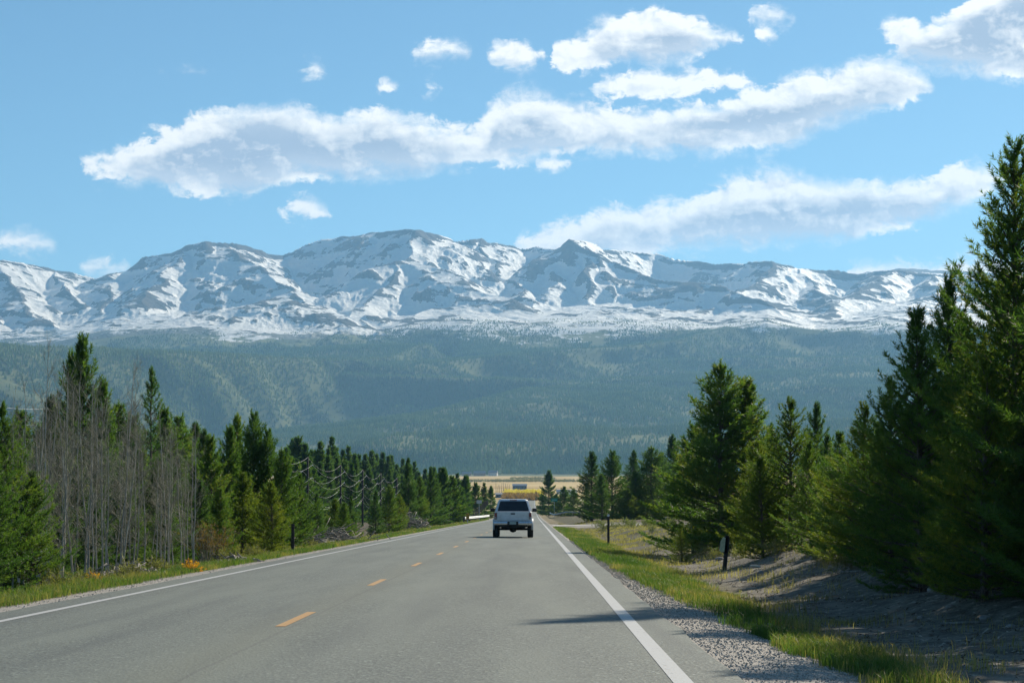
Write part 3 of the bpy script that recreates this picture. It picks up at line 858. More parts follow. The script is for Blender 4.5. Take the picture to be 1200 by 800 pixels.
def pine_meshes(seed, H, Rm, clear, m, sp, K, nl, nw, step=.26, ang0=-8, ang1=55, gap=.1, twigs=True, tip_up=30, ragged=.35):
    r = np.random.default_rng(seed)
    TB = MB()
    nT = 10
    wob = np.cumsum(r.normal(size=(nT, 2)) * .012 * H / nT * 2, 0)
    tp = [(wob[i, 0], wob[i, 1], H * i / (nT - 1) - .25 * (i == 0)) for i in range(nT)]
    tr = [max(.006, .016 * H * (1 - i / (nT - .6))) for i in range(nT)]
    TB.tube(tp, tr, 7)
    P, D, T = [], [], []
    z = clear * H
    lob = r.random(8) * .5 + .7                        # uneven sides
    while z < H * .985:
        t = (z - clear * H) / (H * (1 - clear))
        prof = (1 - t) ** .70 * (.78 + .22 * min(1, t / .18)) + .035
        n = int(r.integers(5, 8)) if t < .85 else 4
        a0 = r.random() * 6.28
        c = np.array([np.interp(z, [p[2] for p in tp], [p[0] for p in tp]), np.interp(z, [p[2] for p in tp], [p[1] for p in tp]), z])
        for j in range(n):
            if r.random() < gap: continue
            az = a0 + 6.283 * j / n + r.normal() * .25
            L = Rm * prof * (1.05 - ragged + 2 * ragged * r.random()) * lob[int(az / 6.283 * 8) % 8]
            if L < .12: L = .12
            el = R(ang0 + (ang1 - ang0) * t ** 1.2 + r.normal() * 7)
            npt = 6
            pts = [c + np.array([0, 0, r.normal() * .04])]
            for q in range(npt):
                e = el + R(tip_up) * (q / npt) ** 1.5
                d = np.array([math.cos(az) * math.cos(e), math.sin(az) * math.cos(e), math.sin(e)])
                pts.append(pts[-1] + d * L / npt)
            if L > .35:
                TB.tube([pts[0], pts[2], pts[4]], [.010 + .012 * L, .008 + .007 * L, .004], 4, False)
            pts = np.array(pts)
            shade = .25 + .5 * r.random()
            def along(a, b, s0, br):
                ln = np.linalg.norm(b - a)
                m_ = max(1, int(ln * (1 - s0) / sp))
                for q in range(m_):
                    s = s0 + (1 - s0) * (q + .5 * r.random()) / m_
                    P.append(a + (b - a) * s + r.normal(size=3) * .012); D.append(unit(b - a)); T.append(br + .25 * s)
            for q in range(npt):
                if (q + 1) / npt > .3 or L < .5:
                    along(pts[q], pts[q + 1], 0, shade)
            if twigs:
                s = .22
                sgn = 1
                while s < .98:
                    i0 = min(npt - 1, int(s * npt)); f = s * npt - i0
                    a = pts[i0] * (1 - f) + pts[i0 + 1] * f
                    d = unit(pts[i0 + 1] - pts[i0])
                    side = unit(np.cross(d, np.array([0, 0, 1.]))) * sgn
                    dd = unit(d * .75 + side * (.65 + .3 * r.random()) + np.array([0, 0, .25 * r.random() + .05]))
                    tl_ = L * .46 * (1.05 - s * .75) * (.6 + .7 * r.random())
                    along(a, a + dd * tl_, .12, shade)
                    sgn = -sgn
                    s += (.4 if L < .6 else .13) / max(L, .3) * (.7 + .6 * r.random())
        z += step * (1.15 - .5 * t) * (.75 + .5 * r.random())
    top = np.array(tp[-1])
    for q in range(max(3, int(.08 * H / sp))):
        P.append(top - np.array([0, 0, .08 * H]) * r.random()); D.append(unit(np.array([r.normal() * .2, r.normal() * .2, 1]))); T.append(.6)
    P, D, T = np.array(P), np.array(D), np.array(T)
    V, Fc, tt = needle_tufts(P, D, np.full(len(P), sp * 1.35), K, nl, nw, np.clip(T, 0, 1))
    cm = mesh_np('crown', V, [Fc], m, False, {'tint': tt})
    tmsh = bpy.data.meshes.new('trunk'); tmsh.from_pydata(TB.v, [], TB.f); tmsh.materials.append(M_BARK)
    tmsh.polygons.foreach_set('use_smooth', [True] * len(tmsh.polygons))
    return tmsh, cm, H

NEAR = dict(sp=.072, K=16, nl=.082, nw=.0135, step=.19, ang0=8, tip_up=38)
MIDL = dict(sp=.12, K=12, nl=.13, nw=.028, step=.22, ang0=5, tip_up=36)
FARL = dict(sp=.26, K=9, nl=.27, nw=.085)
KIND = {
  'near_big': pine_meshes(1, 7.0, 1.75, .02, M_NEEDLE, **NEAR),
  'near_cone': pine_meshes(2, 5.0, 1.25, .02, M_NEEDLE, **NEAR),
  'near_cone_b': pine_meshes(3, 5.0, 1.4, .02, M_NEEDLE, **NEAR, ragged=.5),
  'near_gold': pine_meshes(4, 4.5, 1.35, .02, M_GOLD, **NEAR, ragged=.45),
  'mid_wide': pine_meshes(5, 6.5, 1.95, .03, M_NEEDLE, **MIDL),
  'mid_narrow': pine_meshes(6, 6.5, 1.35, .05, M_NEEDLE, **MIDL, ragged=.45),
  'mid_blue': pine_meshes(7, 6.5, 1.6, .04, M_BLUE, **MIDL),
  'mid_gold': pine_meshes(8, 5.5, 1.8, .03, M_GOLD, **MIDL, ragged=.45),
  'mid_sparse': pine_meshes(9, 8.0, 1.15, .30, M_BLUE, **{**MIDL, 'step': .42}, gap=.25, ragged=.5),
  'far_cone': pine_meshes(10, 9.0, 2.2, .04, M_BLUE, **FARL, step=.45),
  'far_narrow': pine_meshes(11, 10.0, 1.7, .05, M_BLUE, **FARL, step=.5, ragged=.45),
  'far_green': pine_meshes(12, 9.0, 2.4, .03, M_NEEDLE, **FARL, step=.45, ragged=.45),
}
_first = {}
def plant(kind, px, ytip, d, label, group=None, w=1.0, name='pine_tree', lean=0.0, cat='tree', sink=0.05):
    tm_, cm_, H0 = KIND[kind]
    tip = at(px, ytip, d)
    z = gz(tip.x, d) - sink
    s = (tip.z - z) / H0
    root = empty(name, (tip.x, d, z), random.random() * 6.28)
    root.scale = (s * w, s * w, s)
    root.rotation_euler[1] = lean
    tag(root, label, cat, group)
    link('trunk', tm_, root); link('crown', cm_, root)
    return root

# right-hand side, from the picture's edge inwards
RT = [
 ('near_big', 1190, 168, 30.5, 'tallest pine of all, cut by the right edge above the dirt bank', 1.12),
 ('near_cone', 1290, 330, 29.5, 'pine mostly beyond the right edge beside the tallest pine', 1.3),
 ('near_gold', 1150, 428, 28.6, 'small bright pine standing in front of the tallest pine trunk', 1.15),
 ('near_cone_b', 1207, 452, 28.0, 'small pine at the right edge in front of the tallest pine', 1.2),
 ('near_cone', 1078, 366, 33, 'pointed pine just left of the tallest pine', 1.2),
 ('near_cone_b', 1042, 448, 35.5, 'short dark pine at the left foot of the pointed pine', 1.15),
 ('near_cone_b', 1112, 330, 34.5, 'pine squeezed between the pointed pine and the tallest pine', .9),
 ('near_gold', 1010, 478, 39, 'round topped pine with light green shoots left of the pointed pine', 1.15),
 ('near_cone', 982, 508, 43, 'low dark pine filling the gap right of the yellow green pine', 1.25),
 ('near_gold', 925, 472, 52, 'bushy yellow green pine just right of the leaning marker post', 1.2),
 ('near_gold', 893, 540, 51, 'small yellow green pine leaning over the white marker on the post', 1.2),
 ('near_cone_b', 948, 520, 47, 'dark lower pine directly right of the bushy yellow green pine', 1.2),
 ('mid_wide', 843, 432, 70, 'big dark wide pine with the taller of two spires behind the sapling', 1.28),
 ('mid_narrow', 868, 446, 71, 'narrower spire on the right flank of the big dark wide pine', 1.7),
 ('mid_wide', 812, 500, 74, 'dark pine forming the left shoulder of the big wide pine', 1.35),
 ('mid_gold', 888, 520, 66, 'sunlit pine low on the right flank of the big wide pine', 1.1),
 ('mid_blue', 957, 476, 100, 'hazy blue green pine top showing behind the bushy yellow green pine', 1.0),
 ('mid_blue', 905, 500, 96, 'bluish pine partly hidden behind the pole and wide pine', 1.1),
 ('mid_narrow', 968, 510, 90, 'thin distant pine between the blue green top and the low dark pine', 1.0),
 ('mid_wide', 763, 526, 228, 'dark round topped pine beyond the side road, left of the wide pine', 1.6),
 ('mid_blue', 789, 512, 290, 'pale blue green pine peeking over the round topped pine', 1.6),
 ('mid_narrow', 745, 552, 226, 'slim pine at the left of the round topped pine', 1.7),
 ('mid_gold', 784, 562, 224, 'yellowish low pine between round topped pine and wide pine', 1.8),
 ('mid_blue', 693, 531, 236, 'left pine of the dense pair right of the green road sign', 1.5),
 ('mid_wide', 717, 530, 230, 'right pine of the dense pair, lighter green and broader', 1.35),
 ('mid_narrow', 706, 556, 224, 'shorter pine tucked between the dense pair', 1.6),
 ('mid_gold', 736, 574, 222, 'low yellow green pine right of the dense pair', 1.8),
 ('mid_wide', 688, 566, 240, 'low dark pine at the left foot of the dense pair', .6),
 ('far_cone', 643, 552, 520, 'lone tall pine beside the far road left of the green road sign', 1.0),
 ('far_green', 661, 571, 440, 'small pine behind the green road sign', 1.2),
 ('far_green', 672, 574, 430, 'small pine right of the green road sign', 1.2),
 ('far_cone', 635, 580, 560, 'small dark pine at the left foot of the lone tall pine', 1.2),
 ('far_green', 652, 579, 500, 'low bushy pine at the right foot of the lone tall pine', 1.3),
]
for kd, px, yt, d, lab, w in RT:
    plant(kd, px, yt, d, lab, None, w)
# two tall pines just outside the right edge: they shade the road
def plant_at(kd, X, Y, h, label, group=None, w=1.0):
    p = 600 + F * math.tan(math.atan(X / Y) + YAW)
    tm_, cm_, H0 = KIND[kd]
    z = gz(X, Y)
    r = empty('pine_tree', (X, Y, z), random.random() * 6.28); s = h / H0; r.scale = (s * w, s * w, s)
    tag(r, label, 'tree', group); link('trunk', tm_, r); link('crown', cm_, r)
for X, Y, h in ((11.2, 32, 8.0), (12.6, 36.5, 8.5), (10.6, 27.5, 7.0), (13.6, 41, 9.0), (9.9, 24.0, 6.0), (12.0, 30, 7.5)):  # pines out of view, added to throw shade on the dirt bank
    plant_at('near_cone_b', X, Y, h, 'unseen pine added outside the right edge to shade the dirt bank', 'pines outside the right edge', 1.1)
plant('near_big', 1338, -180, 45.5, 'very tall pine outside the right edge whose shadow crosses the lane', None, 1.0)
plant('near_big', 1346, 20, 26.6, 'tall pine outside the right edge shading the gravel shoulder', None, 1.15)
for px, yt, d, w in ((1000, 548, 42, 1.3), (972, 572, 44, 1.2), (1030, 566, 38, 1.3), (1065, 575, 35.5, 1.3), (1098, 560, 33.5, 1.3), (1130, 590, 31.5, 1.25), (1172, 580, 30, 1.3), (1205, 600, 29, 1.3), (915, 585, 53, 1.2), (1015, 610, 39, 1.2), (1085, 620, 34, 1.2)):
    plant('near_cone_b', px, yt, d, 'low young pine filling the foot of the wood along the right dirt bank', 'low young pines along the foot of the right wood', w)
# back rows of the wood on the right, hidden behind the front trees
for i, (px, yt, d) in enumerate([(742, 530, 262), (775, 532, 255), (800, 540, 246), (758, 560, 240), (1180, 330, 42), (1130, 380, 44), (1250, 300, 40), (1020, 520, 48), (975, 540, 56), (1145, 600, 36), (1080, 560, 40), (1030, 500, 60), (1075, 470, 62), (1120, 480, 58), (1165, 470, 60), (1215, 460, 58), (1000, 530, 66), (1100, 520, 48), (1060, 530, 45), (1150, 540, 42), (1240, 500, 40)]):
    plant('mid_blue', px, yt, d, 'dark pine in the back row behind the front pines on the right', 'dark pines of the back row on the right', 1.3)

# left-hand side
LT = [
 ('near_cone_b', 4, 478, 36, 'pine at the left edge in front of the bare aspens', .95),
 ('near_cone', -22, 500, 33, 'dark pine cut by the left edge of the view', 1.3),
 ('near_cone_b', 36, 556, 36.5, 'short dark pine between the left edge pine and the first aspens', 1.2),
 ('mid_narrow', 101, 397, 62, 'tallest dark pine standing up out of the bare aspen grove', .8),
 ('mid_narrow', 81, 416, 63, 'second dark pine, close on the left of the tallest grove pine', .75),
 ('mid_narrow', 121, 448, 61, 'dark pine at the right shoulder of the tallest grove pine', .8),
 ('mid_sparse', 177, 432, 72, 'thin sparse pine standing alone above the right of the aspen grove', .8),
 ('mid_narrow', 63, 468, 62, 'lower dark pine left of the two tallest grove pines', .9),
 ('mid_wide', 297, 487, 76, 'tall full pine crowning the dark cluster right of the aspens', .85),
 ('mid_narrow', 279, 488, 77, 'thin topped pine on the left of the cluster crown', .9),
 ('mid_narrow', 266, 501, 74, 'pine on the left slope of the dark cluster', 1.0),
 ('mid_wide', 313, 506, 76, 'pine on the right slope of the dark cluster', .85),
 ('mid_narrow', 250, 512, 72, 'leftmost pine of the dark cluster, next to the last aspen', 1.1),
 ('mid_wide', 330, 530, 75, 'broad lower pine at the right end of the dark cluster', 1.0),
 ('near_cone_b', 352, 556, 77, 'small yellow tinged pine beside the first cable pole', 1.1),
 ('mid_gold', 286, 556, 68, 'sunlit pine low in front of the dark cluster', 1.1),
 ('mid_gold', 318, 566, 67, 'sunlit bushy pine just left of the black roadside post', 1.1),
 ('mid_wide', 258, 574, 62, 'dark low pine in front of the cluster by the rusty shrub', 1.1),
 ('mid_blue', 372, 580, 88, 'low pine over the brush pile near the road', 1.0),
 ('mid_gold', 392, 586, 100, 'small yellow green pine behind the grey slash by the road', 1.2),
 ('mid_blue', 412, 583, 108, 'small blue green pine right of the grey slash', 1.1),
 ('mid_wide', 403, 590, 97, 'lowest bushy pine in front of the grey slash', 1.2),
 ('mid_blue', 440, 576, 128, 'rounded pine right of the cable poles', 1.1),
 ('mid_wide', 456, 570, 140, 'dark pine left of the grey brush mound', 1.1),
 ('mid_blue', 479, 539, 170, 'tall pointed pine behind the grey brush mound', 1.0),
 ('mid_wide', 492, 560, 172, 'pine in the gap right of the tall pointed pine', 1.0),
 ('mid_blue', 505, 549, 195, 'second tall pine of the far left row', 1.0),
 ('far_cone', 519, 549, 232, 'tall pine left of the white road sign', 1.0),
 ('far_green', 531, 560, 245, 'lighter pine left of the guard rail end', 1.1),
 ('far_cone', 545, 558, 300, 'pine behind the left guard rail end', 1.1),
 ('far_cone', 557, 566, 340, 'pine behind the white road sign', 1.1),
 ('far_narrow', 568, 567, 390, 'slim pine above the left guard rail, nearer the truck', 1.2),
 ('far_cone', 575, 570, 430, 'last small pine of the row left of the truck', 1.1),
 ('far_green', 540, 572, 285, 'small lighter pine just above the yellow rail end marker', 1.1),
 ('far_narrow', 512, 562, 215, 'slim pine between the two tall pines of the far left row', 1.1),
 ('mid_gold', 468, 580, 150, 'low pale pine beside the grey brush mound', 1.2),
]
for kd, px, yt, d, lab, w in LT:
    plant(kd, px, yt, d, lab, None, w)
G_ = 'dark pines crowded behind the bare aspens'
for px, yt, d in [(22, 486, 70), (45, 500, 66), (140, 478, 80), (158, 492, 76), (195, 480, 88), (212, 492, 90), (228, 500, 92), (240, 508, 88), (15, 520, 58), (52, 540, 55), (75, 520, 58), (95, 545, 54), (120, 520, 60), (143, 545, 58), (165, 530, 64), (188, 540, 62), (207, 535, 68), (226, 545, 66), (70, 575, 50), (110, 580, 52), (150, 580, 55), (195, 580, 58), (235, 565, 64)]:
    plant(random.choice(['mid_narrow', 'mid_blue', 'mid_wide']), px, yt, d, 'dark pine crowded in the shade behind the bare aspen grove', G_, 1.2)
G_ = 'dark pines in the back rows beyond the cables'
tops = ([340, 352, 364, 378, 392, 405, 420, 440, 460, 480, 500, 530, 560], [520, 512, 524, 522, 517, 523, 530, 528, 535, 545, 548, 556, 566])
x = 336.0
while x < 548:
    d = max(np.interp(x, [336, 470, 560], [290, 350, 440]), min(460, 34 * F / (624 - x))) + rng.uniform(0, 90)
    yt = np.interp(x, *tops) + rng.uniform(-3, 9)
    plant(random.choice(['far_narrow', 'far_narrow', 'far_cone']), x, yt, d, 'narrow dark pine in the crowded back row beyond the power cables', G_, rng.uniform(.9, 1.2))
    x += rng.uniform(5.0, 8.5)
x = 340.0
while x < 500:
    d = 28.5 * F / (624 - x) + rng.uniform(0, 45)
    yt = np.interp(x, *tops) + rng.uniform(16, 32)
    plant(random.choice(['far_narrow', 'far_green', 'far_cone']), x, yt, d, 'dark pine in the middle rows behind the sagging power cables', 'dark pines in the middle rows by the cables', rng.uniform(.9, 1.2))
    x += rng.uniform(7, 12)
plant('near_gold', 799, 620, 62, 'little bright green sapling in front of the big wide pine', None, 1.5, 'pine_sapling')

# ------------------------------------------------------------------ bare aspens
M_ASPEN = bark('pale_aspen_bark', (0.25, 0.24, 0.20), (0.52, 0.50, 0.43), 7)
M_TWIG = bark('grey_twig_bark', (0.19, 0.185, 0.135), (0.34, 0.325, 0.245), 20)
def aspen_meshes(seed, H, lean=.04, nb=26, spread=.5):
    r = np.random.default_rng(seed)
    TB, BR = MB(), MB()
    n = 9
    w = np.cumsum(r.normal(size=(n, 2)) * .03, 0)
    la = r.random() * 6.28
    tp = np.array([(w[i, 0] + lean * H * math.cos(la) * (i / (n - 1)), w[i, 1] + lean * H * math.sin(la) * (i / (n - 1)), H * i / (n - 1) - .2 * (i == 0)) for i in range(n)])
    rad = [.0058 * H * (1 - .85 * i / (n - 1)) for i in range(n)]
    TB.tube(tp, rad, 7)
    BR.tube(tp[1:], [q * .5 for q in rad[1:]], 4)      # hidden core tube added to join the limbs into one piece
    def branch(p, d, L, ra, depth):
        pts = [p]
        q = p
        for i in range(4):
            d = unit(d + r.normal(size=3) * .16 + np.array([0, 0, .10]))
            q = q + d * L / 4
            pts.append(q)
        BR.tube(pts, [ra, ra * .8, ra * .6, ra * .4, ra * .22], 3 if depth else 4, False)
        if depth < 2:
            m_ = int(r.integers(4, 7)) if depth == 0 else int(r.integers(2, 5))
            for i in range(m_):
                s = .25 + .7 * r.random()
                i0 = min(3, int(s * 4)); f = s * 4 - i0
                a = pts[i0] * (1 - f) + pts[i0 + 1] * f
                dd = unit(unit(pts[i0 + 1] - pts[i0]) + r.normal(size=3) * .55 + np.array([0, 0, .15]))
                branch(a, dd, L * (.35 + .3 * r.random()), ra * .55, depth + 1)
    for i in range(nb):
        s = .18 + .8 * (i + r.random()) / nb
        z = s * H
        c = np.array([np.interp(z, tp[:, 2], tp[:, 0]), np.interp(z, tp[:, 2], tp[:, 1]), z])
        az = r.random() * 6.28
        e = R(25 + 35 * s + r.normal() * 8)
        L = spread * H * .42 * (1 - s * .7) * (.5 + .7 * r.random()) * (.45 if s < .4 else 1)
        branch(c, np.array([math.cos(az) * math.cos(e), math.sin(az) * math.cos(e), math.sin(e)]), L, .0022 * H * (1.1 - .7 * s), 0)
    out = []
    for nm, q, m in (('trunk', TB, M_ASPEN), ('branches', BR, M_TWIG)):
        me = bpy.data.meshes.new(nm); me.from_pydata(q.v, [], q.f); me.materials.append(m)
        me.polygons.foreach_set('use_smooth', [True] * len(me.polygons))
        out.append(me)
    return out[0], out[1], H
ASP = [aspen_meshes(40 + i, 5.0, .02 + .05 * (i % 3), 22 + 3 * i, .52 + .07 * (i % 4)) for i in range(7)]
def aspen(i, px, ytip, d, label, group=None):
    tm_, bm_, H0 = ASP[i % 7]
    tip = at(px, ytip, d)
    z = gz(tip.x, d) - .05
    s = (tip.z - z) / H0
    root = empty('aspen_tree', (tip.x, d, z), random.random() * 6.28)
    root.scale = (s * random.uniform(.8, 1.1), s * random.uniform(.8, 1.1), s)
    tag(root, label, 'tree', group)
    link('trunk', tm_, root); link('branches', bm_, root)
AT = [(58, 400, 40, 'tallest bare aspen, pale forked crown above all the others'), (30, 446, 38, 'bare aspen near the left edge beside the left edge pine'),
 (44, 428, 41, 'bare aspen just left of the tallest aspen'), (76, 440, 42, 'bare aspen close right of the tallest aspen'),
 (146, 424, 46, 'bare aspen with wide wispy crown left of the sparse pine'), (132, 438, 47, 'bare aspen left of the wide wispy aspen'),
 (160, 450, 48, 'slender bare aspen between the wispy aspen and sparse pine'), (229, 498, 46, 'white trunked aspen at the right end of the grove near the dark cluster'),
 (214, 500, 50, 'thin bare aspen just left of the white trunked end aspen'), (197, 478, 49, 'bare aspen right of the sparse pine'),
 (18, 470, 36, 'pale leaning aspen by the left edge pine'), (108, 452, 44, 'bare aspen standing in front of the tallest grove pine'),
 (90, 462, 41, 'bare aspen in front of the second grove pine')]
for i, (px, yt, d, lab) in enumerate(AT):
    aspen(i, px, yt, d, lab)
for i in range(48):
    px = 25 + 205 * ((i * .618) % 1.0) + random.uniform(-4, 4)
    d = np.interp(px, [20, 235], [37, 50]) + random.uniform(-2, 14)
    yt = np.interp(px, [20, 60, 140, 235], [480, 450, 465, 515]) + random.uniform(-10, 60)
    aspen(i + 3, px, yt, d, 'slender bare aspen crowded in the roadside grove on the left', 'slender bare aspens of the roadside grove')
# ------------------------------------------------------------------ pickup truck
def car_paint(name, col, rough=.35):
    m, k, b = new_mat(name)
    tc = k.new('ShaderNodeTexCoord').outputs['Object']
    z = k.sep(tc)[2]
    n = k.noise(tc, 5, 5, .65)
    dirt = k.math('MULTIPLY', k.smooth(k.math('ADD', n, k.math('MULTIPLY', z, -.35)), .0, .5), .45)
    k.set(b.inputs['Base Color'], k.mix(dirt, col, (.33, .30, .25)))
    k.set(b.inputs['Roughness'], k.math('MULTIPLY_ADD', dirt, .5, rough))
    b.inputs['Coat Weight'].default_value = .4
    return m
M_WHITE = car_paint('white_car_paint', (0.74, 0.75, 0.76))
M_GLASS = simple('dark_tinted_glass', (0.012, 0.014, 0.018), .06, 0, .1, 3, .3)
M_BLACK = simple('black_plastic', (0.018, 0.018, 0.02), .55)
M_RUBBER = simple('tyre_rubber', (0.022, 0.021, 0.02), .85, 0, .3, 12)
M_CHROME = simple('scuffed_chrome', (0.62, 0.63, 0.64), .25, .9, .15, 9)
M_RED = simple('red_lamp_lens', (0.22, 0.012, 0.012), .2, 0, .2, 20, .5)
M_DARKM = simple('oily_steel', (0.03, 0.028, 0.026), .6, .4, .3, 8)
M_PLATE = simple('number_plate', (0.42, 0.50, 0.46), .5, 0, .25, 30)
M_RIM = simple('alloy_rim', (0.4, 0.4, 0.41), .35, .8, .1, 8)

TD = 96.5
tx = (601 - 624) / F * TD
truck = empty('pickup_truck', (tx, TD, float(zsurf(np.array([tx]), np.array([TD]))[0]) + .002))
truck.rotation_euler = (-math.atan(.0225), 0, 0)
tag(truck, 'white pickup truck with dark rear window driving ahead on the road', 'pickup truck')
def ring(y, hw_bot, hw_mid, hw_top, z0, z1, z2, r=.05):
    return [Vector(p) for p in ((-hw_bot, y, z0), (hw_bot, y, z0), (hw_mid, y, z0 + .12), (hw_mid, y, (z1 + z2) / 2), (hw_top, y, z2 - r), (hw_top - r, y, z2), (-hw_top + r, y, z2), (-hw_top, y, z2 - r), (-hw_mid, y, (z1 + z2) / 2), (-hw_mid, y, z0 + .12))]
m = MB()
m.loft([ring(.14, .84, .89, .865, .60, .9, 1.235), ring(1.0, .85, .91, .875, .52, .9, 1.235), ring(2.15, .85, .91, .88, .50, .9, 1.235), ring(3.85, .85, .91, .88, .50, .9, 1.235), ring(4.9, .84, .89, .80, .50, .9, 1.17), ring(5.3, .78, .82, .70, .52, .8, 1.02)])
body = m.build('body', M_WHITE, truck, .02, False)
for s in (-1, 1):                                   # flared arches over the wheels
    for yy in (.98, 4.35):
        a = MB()
        a.loft([[Vector((s * (.875 if i % 2 == 0 else .955), yy + math.cos(q) * rr, .40 + math.sin(q) * rr)) for i, rr in ((0, .50), (1, .49), (3, .45), (2, .45))] for q in np.linspace(-.1, math.pi + .1, 13)])
        a.build('wheel_arch', M_WHITE, truck, 0, True)
# cab
cabm = MB()
def cring(z, hw, y0, y1):
    c = .10
    return [Vector(p) for p in ((-hw + c, y0, z), (hw - c, y0, z), (hw, y0 + c, z), (hw, y1 - c, z), (hw - c, y1, z), (-hw + c, y1, z), (-hw, y1 - c, z), (-hw, y0 + c, z))]
cabm.loft([cring(1.235, .88, 2.15, 4.05), cring(1.50, .80, 2.245, 3.75), cring(1.74, .715, 2.32, 3.45), cring(1.80, .67, 2.40, 3.35), cring(1.822, .56, 2.55, 3.2)])
cab = cabm.build('cab', M_WHITE, truck, .015)
w = MB(); w.add([(-.755, 2.142, 1.245), (.755, 2.142, 1.245), (.625, 2.272, 1.725), (-.625, 2.272, 1.725), (-.755, 2.165, 1.245), (.755, 2.165, 1.245), (.625, 2.30, 1.725), (-.625, 2.30, 1.725)], [(0, 1, 2, 3), (7, 6, 5, 4), (0, 4, 5, 1), (1, 5, 6, 2), (2, 6, 7, 3), (3, 7, 4, 0)])
w.build('rear_window', M_GLASS, truck)
for s in (-1, 1):
    w = MB()
    a0 = [(s * .888, 2.42, 1.27), (s * .888, 3.75, 1.27), (s * .742, 3.42, 1.70), (s * .742, 2.52, 1.70)]
    w.add(a0 + [(x - s * .03, y, z) for x, y, z in a0], [(0, 1, 2, 3), (7, 6, 5, 4), (0, 4, 5, 1), (1, 5, 6, 2), (2, 6, 7, 3), (3, 7, 4, 0)])
    w.build('side_window', M_GLASS, truck)
w = MB(); a0 = [(-.76, 4.045, 1.26), (.76, 4.045, 1.26), (.62, 3.50, 1.73), (-.62, 3.50, 1.73)]
w.add(a0 + [(x, y - .05, z - .02) for x, y, z in a0], [(3, 2, 1, 0), (4, 5, 6, 7), (1, 5, 4, 0), (2, 6, 5, 1), (3, 7, 6, 2), (0, 4, 7, 3)])
w.build('windscreen', M_GLASS, truck)
MB().box((0, 2.335, 1.775), (.34, .05, .03)).build('brake_lamp', M_RED, truck, .006)
MB().box((0, 1.15, 1.243), (1.55, 1.9, .012)).build('bed_cover', M_BLACK, truck)
tg = MB().box((0, .125, 1.015), (1.49, .05, .42)).build('tailgate', M_WHITE, truck, .015)
MB().box((0, .095, 1.12), (.20, .02, .065)).build('handle', M_BLACK, tg, .008)
MB().box((0, .098, .845), (1.40, .012, .012)).box((0, .098, 1.20), (1.40, .012, .012)).build('crease', M_WHITE, tg, .004)
for s in (-1, 1):
    t_ = MB().box((s * .815, .125, 1.02), (.115, .07, .30)).build('tail_light', M_RED, truck, .015)
    MB().box((s * .815, .083, .93), (.095, .02, .08)).build('reversing_lamp', simple('clear_lamp_lens', (.35, .33, .32), .15), t_, .006)
    mr = MB().box((s * 1.02, 3.55, 1.30), (.22, .10, .17)).build('wing_mirror', M_BLACK, truck, .03)
    MB().tube([(s * .86, 3.6, 1.25), (s * .97, 3.57, 1.28)], .025, 6).build('mirror_arm', M_BLACK, mr)
bp = MB().loft([[Vector((x, y, z)) for y, z in ((-.06 + abs(x) ** 4 * .12, .60), (-.07 + abs(x) ** 4 * .12, .68), (-.05 + abs(x) ** 4 * .12, .765), (.12, .765), (.12, .60))] for x in np.linspace(-.90, .90, 13)]).build('bumper', M_CHROME, truck, .012)
MB().box((0, -.062, .685), (.52, .03, .15)).build('plate_recess', M_BLACK, bp, .008)
MB().box((0, -.082, .685), (.305, .012, .125)).build('licence_plate', M_PLATE, truck, .004)
for s in (-1, 1):
    for yy in (.98, 4.35):
        wh = MB().lathe_x((s * .82, yy, .395), [(-.13, .24), (-.14, .30), (-.13, .375), (-.10, .395), (.10, .395), (.13, .375), (.14, .30), (.13, .24)], 28).build('wheel', M_RUBBER, truck, 0, True)
        MB().lathe_x((s * .82, yy, .395), [(-.11, .235), (-.06, .22), (.06, .22), (.11, .235)], 20).build('rim', M_RIM, wh, .01)
ax = MB().tube([(-.75, .98, .40), (.75, .98, .40)], .055, 8)
ax.lathe_x((0, .98, .40), [(-.17, .05), (-.12, .13), (0, .165), (.12, .13), (.17, .05)], 12)
ax.build('rear_axle', M_DARKM, truck, 0, True)
MB().box((0, 2.6, .50), (1.1, 4.6, .10)).box((0, .35, .545), (1.35, .3, .12)).build('chassis_frame', M_DARKM, truck, .01)
MB().tube([(.5, 1.5, .42), (.52, .5, .44), (.55, .06, .47)], .035, 8).build('exhaust_pipe', M_DARKM, truck, 0, True)
MB().box((0, -.02, .52), (.09, .22, .07)).build('tow_hitch', M_DARKM, truck, .01)

# ------------------------------------------------------------------ guard rails, posts, signs
M_GALV = simple('galvanised_steel', (0.50, 0.52, 0.54), .40, .75, .2, 5)
M_GALVW = simple('sunlit_galvanised_steel', (0.72, 0.73, 0.73), .45, .1, .12, 5)  # galvanised rail with the sun's brightness put into its paler colour
M_POSTW = bark('weathered_post_wood', (0.07, 0.06, 0.05), (0.16, 0.13, 0.10), 20)
M_POSTB = simple('black_brown_post_paint', (0.03, 0.028, 0.026), .7, 0, .3, 12)
def wbeam(path, zb, out):
    """W-section along a ground path; out = side (unit normal sign)"""
    prof = [(0.00, .31), (.035, .29), (.08, .235), (.08, .21), (.012, .165), (.012, .145), (.08, .10), (.08, .075), (.035, .02), (0, 0), (-.012, .0), (-.012, .31)]
    rings = []
    P_ = [Vector(p) for p in path]
    for i, p in enumerate(P_):
        t = (P_[min(i + 1, len(P_) - 1)] - P_[max(0, i - 1)]); t.z = 0; t.normalize()
        nrm = Vector((t.y, -t.x, 0)) * out
        rings.append([p + nrm * a + Vector((0, 0, zb + h)) for a, h in prof])
    return MB().loft(rings)
